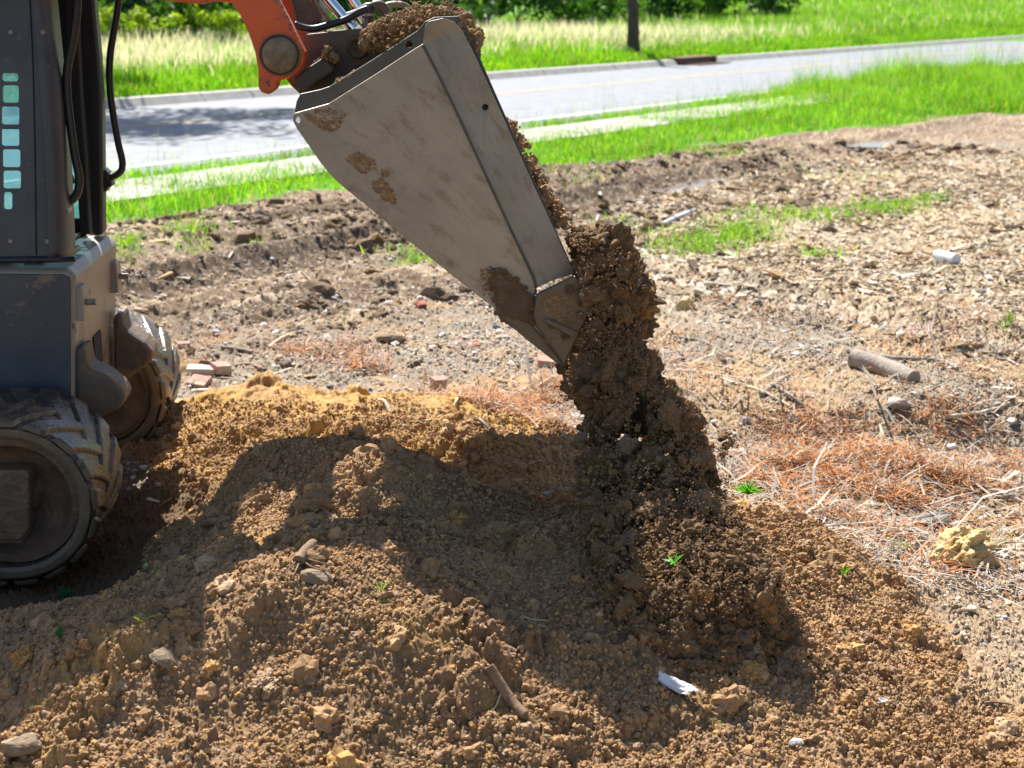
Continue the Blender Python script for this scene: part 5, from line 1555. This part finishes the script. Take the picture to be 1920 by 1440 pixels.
rock('stone', 'white stone at the right edge beyond the pale peeled branch', 'stone', 1898, 806, (.032, .026, .018), m_whitestone, 13, .9, .2, group='stones on the bare ground')
rock('stone', 'lone dark clod on the grassy patch at upper right', 'stone', 1555, 436, (.07, .055, .05), m_bstone, 14, .9, .2, group='stones on the bare ground')
rock('stone', 'pale yellow stone right of the falling soil', 'stone', 1284, 583, (.075, .05, .04), m_yrock, 15, .9, .1, group='stones on the bare ground')
rock('stone', 'pale chalky stone at the near left corner of the mound', 'stone', 40, 1425, (.05, .035, .022), m_soilstone, 16, .4, .1, .35, group='stones in the mound')
rock('stone', 'flat beige slab showing in the mound near its left middle', 'stone', 312, 1262, (.042, .03, .012), m_soilstone, 17, .6, .5, .2, group='stones in the mound')
rock('stone', 'pale flat stone at the foot of the small root', 'stone', 596, 1098, (.04, .026, .012), m_soilstone, 18, .2, .35, .2, group='stones in the mound')
rock('stone', 'white stone in the shaded soil under the bucket', 'stone', 1103, 1222, (.016, .013, .012), m_soilstone, 19, .2, .2, .2, group='stones in the mound')
rock('stone', 'grey white stone in the near right soil', 'stone', 1492, 1404, (.020, .014, .010), m_whitestone, 20, .2, .3, .2, group='stones in the mound')

brick('half brick with a pink top and white mortar, standing on the gravel', 822, 734, (.034, .026, .032), m_brick, .5, (.15, .1), 3)
brick('flat red brick chip right of the pink and white half brick', 938, 741, (.026, .018, .009), m_redbrick, .2, (.1, 0), 4)
brick('rounded orange chip in front of the flat red chip', 940, 758, (.016, .012, .008), m_redbrick, .2, (.1, 0), 24)
brick('pinkish brick lump right under the bucket tip', 1026, 690, (.048, .032, .026), m_brick, .1, (.2, .1), 5)
brick('bright red brick crumb left of the bucket near the mud', 790, 581, (.026, .02, .018), m_redbrick, .4, (.3, 0), 6)
brick('small red brick crumb below the bucket floor', 893, 653, (.020, .014, .012), m_redbrick, .4, (.2, 0), 7)
brick('tiny red crumb on the gravel behind the brown clod', 797, 661, (.012, .010, .008), m_redbrick, .4, (.2, 0), 27)
brick('whitewashed brick at the back of the pile by the far track', 378, 706, (.062, .034, .022), m_whitestone, .1, (.1, .05), 8)
brick('broken pink brick at the right of the pile by the far track', 415, 706, (.040, .032, .026), m_brick, .7, (.15, .1), 9)
brick('split pink brick with pale face at the front of the pile by the far track', 374, 726, (.045, .036, .016), m_brick, -.3, (.35, .1), 10)
brick('pink brick corner sticking out behind the spray of soil', 1496, 992, (.018, .008, .024), m_brick, .3, (.2, .3), 11)
brick('faint pink brick flake behind the far track', 345, 655, (.032, .02, .014), m_brick, .3, (.2, 0), 12)
brick('dark red brick crumb in the left pine straw', 688, 692, (.018, .014, .012), m_redbrick, .9, (.2, 0), 13)

# white pipe offcut on the chips
a, b = G(1756, 490), G(1792, 498)
V, F = tube_arrays([a, b], .042, 18)
p0 = a.copy(); o = add('pipe_offcut', arr_mesh('pipe_offcut', V - p0, F, None, True), m_plastic, loc=p0 + np.array([0, 0, .03]))
es = o.modifiers.new('Edge', 'EDGE_SPLIT'); es.split_angle = R(50)
tag(o, 'short white pipe offcut lying on the wood chips', 'pipe')

# sticks and scraps in the mound
lying('stick', 'thick mud coated stick lying in the sunlit foreground soil', 'stick', [(916, 1292), (942, 1318), (962, 1336), (984, 1358)], .0135, m_soilstick, lift=.9, taper=.85, sides=14, wob=.05, group='sticks in the mound')
lying('stick', 'half buried brown stick at the edge of the bucket shadow', 'stick', [(910, 1222), (935, 1226), (966, 1238)], .013, m_soilstick, lift=.5, sides=12, wob=.05, group='sticks in the mound')
lying('stick', 'bent brown stick in the sunlit soil right of the near track', 'stick', [(382, 990), (410, 1000), (440, 1014)], .012, m_soilstick, lift=.7, sides=12, wob=.05, group='sticks in the mound')
lying('stick', 'thin straw coloured stick in the bucket shadow', 'stick', [(982, 1168), (1005, 1172), (1028, 1177)], .0028, m_wood, lift=2.2, group='sticks in the mound')
lying('stick', 'very thin bent twig in the bucket shadow', 'stick', [(938, 1182), (955, 1197), (964, 1210)], .0026, m_soilstick, lift=2.2, group='sticks in the mound')
lying('stick', 'thin pale stick leaning beside the thick muddy stick', 'stick', [(920, 1350), (930, 1338), (939, 1326)], .0026, m_wood, lift=2.5, group='sticks in the mound')
lying('stick', 'curved thin root lying on the right slope of spilled soil', 'stick', [(1845, 1335), (1868, 1333), (1896, 1340)], .003, m_soilstick, lift=2, group='sticks in the mound')
o = lying('root_stub', 'broken root stub with hairy rootlets sticking out of the mound', 'root', [(560, 1072), (574, 1054), (588, 1040)], .014, m_soilstick, lift=1.2, taper=.9, sides=12, wob=.06,
          kids=[([(562, 1070), (545, 1085), (535, 1098)], .003), ([(566, 1068), (590, 1085), (622, 1092)], .003), ([(562, 1072), (556, 1095), (548, 1108)], .003), ([(570, 1066), (600, 1075), (628, 1078)], .0025)])

# crumpled white paper bag
p = G(1268, 1302)
bm = bmesh.new(); bmesh.ops.create_grid(bm, x_segments=18, y_segments=10, size=1)
for v in bm.verts:
    q = np.array([[v.co.x * 1.6, v.co.y * 1.6, 4.0]])
    v.co = Vector((v.co.x * .052 * (1 + .2 * v.co.y), v.co.y * .016, .012 * math.cos(v.co.y * 1.4) + .02 * (fbm3(q * 1.7, 3, 5)[0] - .5)))
o = bm_obj('paper_bag', bm, m_paper, loc=p + np.array([0, 0, .016]), solid=.0015); o.rotation_euler = (.35, .1, -.75)
tag(o, 'crumpled white paper bag with pink print on the edge of the bucket shadow', 'litter')
p = G(1652, 1334); bm = bmesh.new(); bmesh.ops.create_grid(bm, x_segments=5, y_segments=4, size=1)
for v in bm.verts: v.co = Vector((v.co.x * .014, v.co.y * .007, .004 * random.random()))
o = bm_obj('paper_scrap', bm, m_paper, loc=p + np.array([0, 0, .012]), solid=.001); o.rotation_euler = (.4, .1, .2)
tag(o, 'tiny white paper scrap on the spilled soil at lower right', 'litter')

# weeds growing out of the soil, each a small plant
def sprig(label, px, py, h, n, col, seed, pos=None, wide=.16, spreadf=.6, name='weed', cat='weed', round_=False):
    r = np.random.default_rng(seed)
    p = G(px, py) if pos is None else pos
    V, F, C = [], [], []
    for k in range(n):
        a = r.uniform(0, 6.28); l = h * r.uniform(.6, 1.1); le = spreadf * r.uniform(.2, 1.2)
        d = np.array([math.cos(a) * le, math.sin(a) * le, 1.0]); d /= np.linalg.norm(d)
        s = np.cross(d, [r.normal(), r.normal(), .2]); s /= np.linalg.norm(s); s *= l * wide * .5
        b0 = np.array([r.normal(0, h * .06), r.normal(0, h * .06), 0]); m = b0 + d * l * .5; t = b0 + d * l + np.array([math.cos(a), math.sin(a), -.6]) * l * .25 * le
        i = len(V)
        if round_:
            m = b0 + d * l; s = s * 3
            V += [b0 - s * .05, b0 + s * .05, m - s, m + s, m + d * l * .35 - s * .8, m + d * l * .35 + s * .8]
            F += [(i, i + 1, i + 3), (i, i + 3, i + 2), (i + 2, i + 3, i + 5), (i + 2, i + 5, i + 4)]
        else:
            V += [b0 - s * .5, b0 + s * .5, m - s, m + s, t - s * .05, t + s * .05]
            F += [(i, i + 1, i + 3), (i, i + 3, i + 2), (i + 2, i + 3, i + 5), (i + 2, i + 5, i + 4)]
        C += [np.array(col) * r.uniform(.75, 1.25)] * 6
    o = add(name, arr_mesh(name, np.array(V), np.array(F), np.array(C)), m_leaf, loc=p)
    return tag(o, label, cat)
LG = (.13, .32, .02); TG = (.045, .16, .085)
sprig('teal leafed weed growing in the shade under the near track', 125, 1148, .045, 9, TG, 1, round_=True, wide=.18)
sprig('tiny teal weed at the bottom edge of the track shade', 115, 1212, .022, 5, TG, 2, round_=True, wide=.2)
sprig('single upright grass shoot at the rim of the track hollow', 294, 1085, .04, 3, LG, 3, spreadf=.2)
sprig('faint green shoot just right of the upright one', 315, 1092, .022, 3, TG, 4, spreadf=.2)
sprig('yellow green sprig lying on the sunlit left slope', 268, 1205, .036, 4, (.24, .38, .02), 5, spreadf=1.4)
sprig('pale little grass tuft beside the bucket shadow', 712, 1115, .03, 8, (.22, .34, .08), 6)
sprig('tiny green leaf on the dirt below the pale little tuft', 720, 1135, .016, 4, LG, 7)
sprig('dark green leaf scrap in the shaded soil', 590, 1002, .022, 4, TG, 8, spreadf=1.6)
sprig('tender grass tuft growing right of the yellow rock', 1872, 1030, .09, 14, (.16, .32, .03), 9, wide=.06)
sprig('small green plant at the base of the crooked grey branch', 1690, 1042, .06, 7, LG, 10, wide=.1)
sprig('bright green leaf cluster at the right foot of the fall', 1582, 1092, .025, 8, LG, 11, round_=True, wide=.2)
sprig('yellow grass sprout at the bottom edge of the frame', 1662, 1440, .022, 7, (.36, .38, .03), 12)
sprig('lone green speck of grass in the lower right soil', 1350, 1368, .016, 3, LG, 13)
sprig('small green shoot on the far gravel left of the bucket', 1160 - 515, 600, .05, 4, LG, 14)
sod = P(1402, 926, Y=3.62)
sprig('clump of bright green sod tumbling at the right of the fall', 0, 0, .040, 90, (.13, .36, .02), 15, pos=sod, wide=.16, spreadf=1.4, name='sod_clump', cat='sod')
sprig('leafy green sprig tumbling with the falling soil', 0, 0, .034, 6, (.10, .34, .06), 16, pos=P(1263, 1058, Y=3.17), wide=.3, spreadf=1.6)
sprig('thin green grass blades caught on the upper right of the fall', 0, 0, .032, 8, (.14, .38, .02), 17, pos=to_world(pl(1270, 735, -.05)), wide=.12, spreadf=.8)
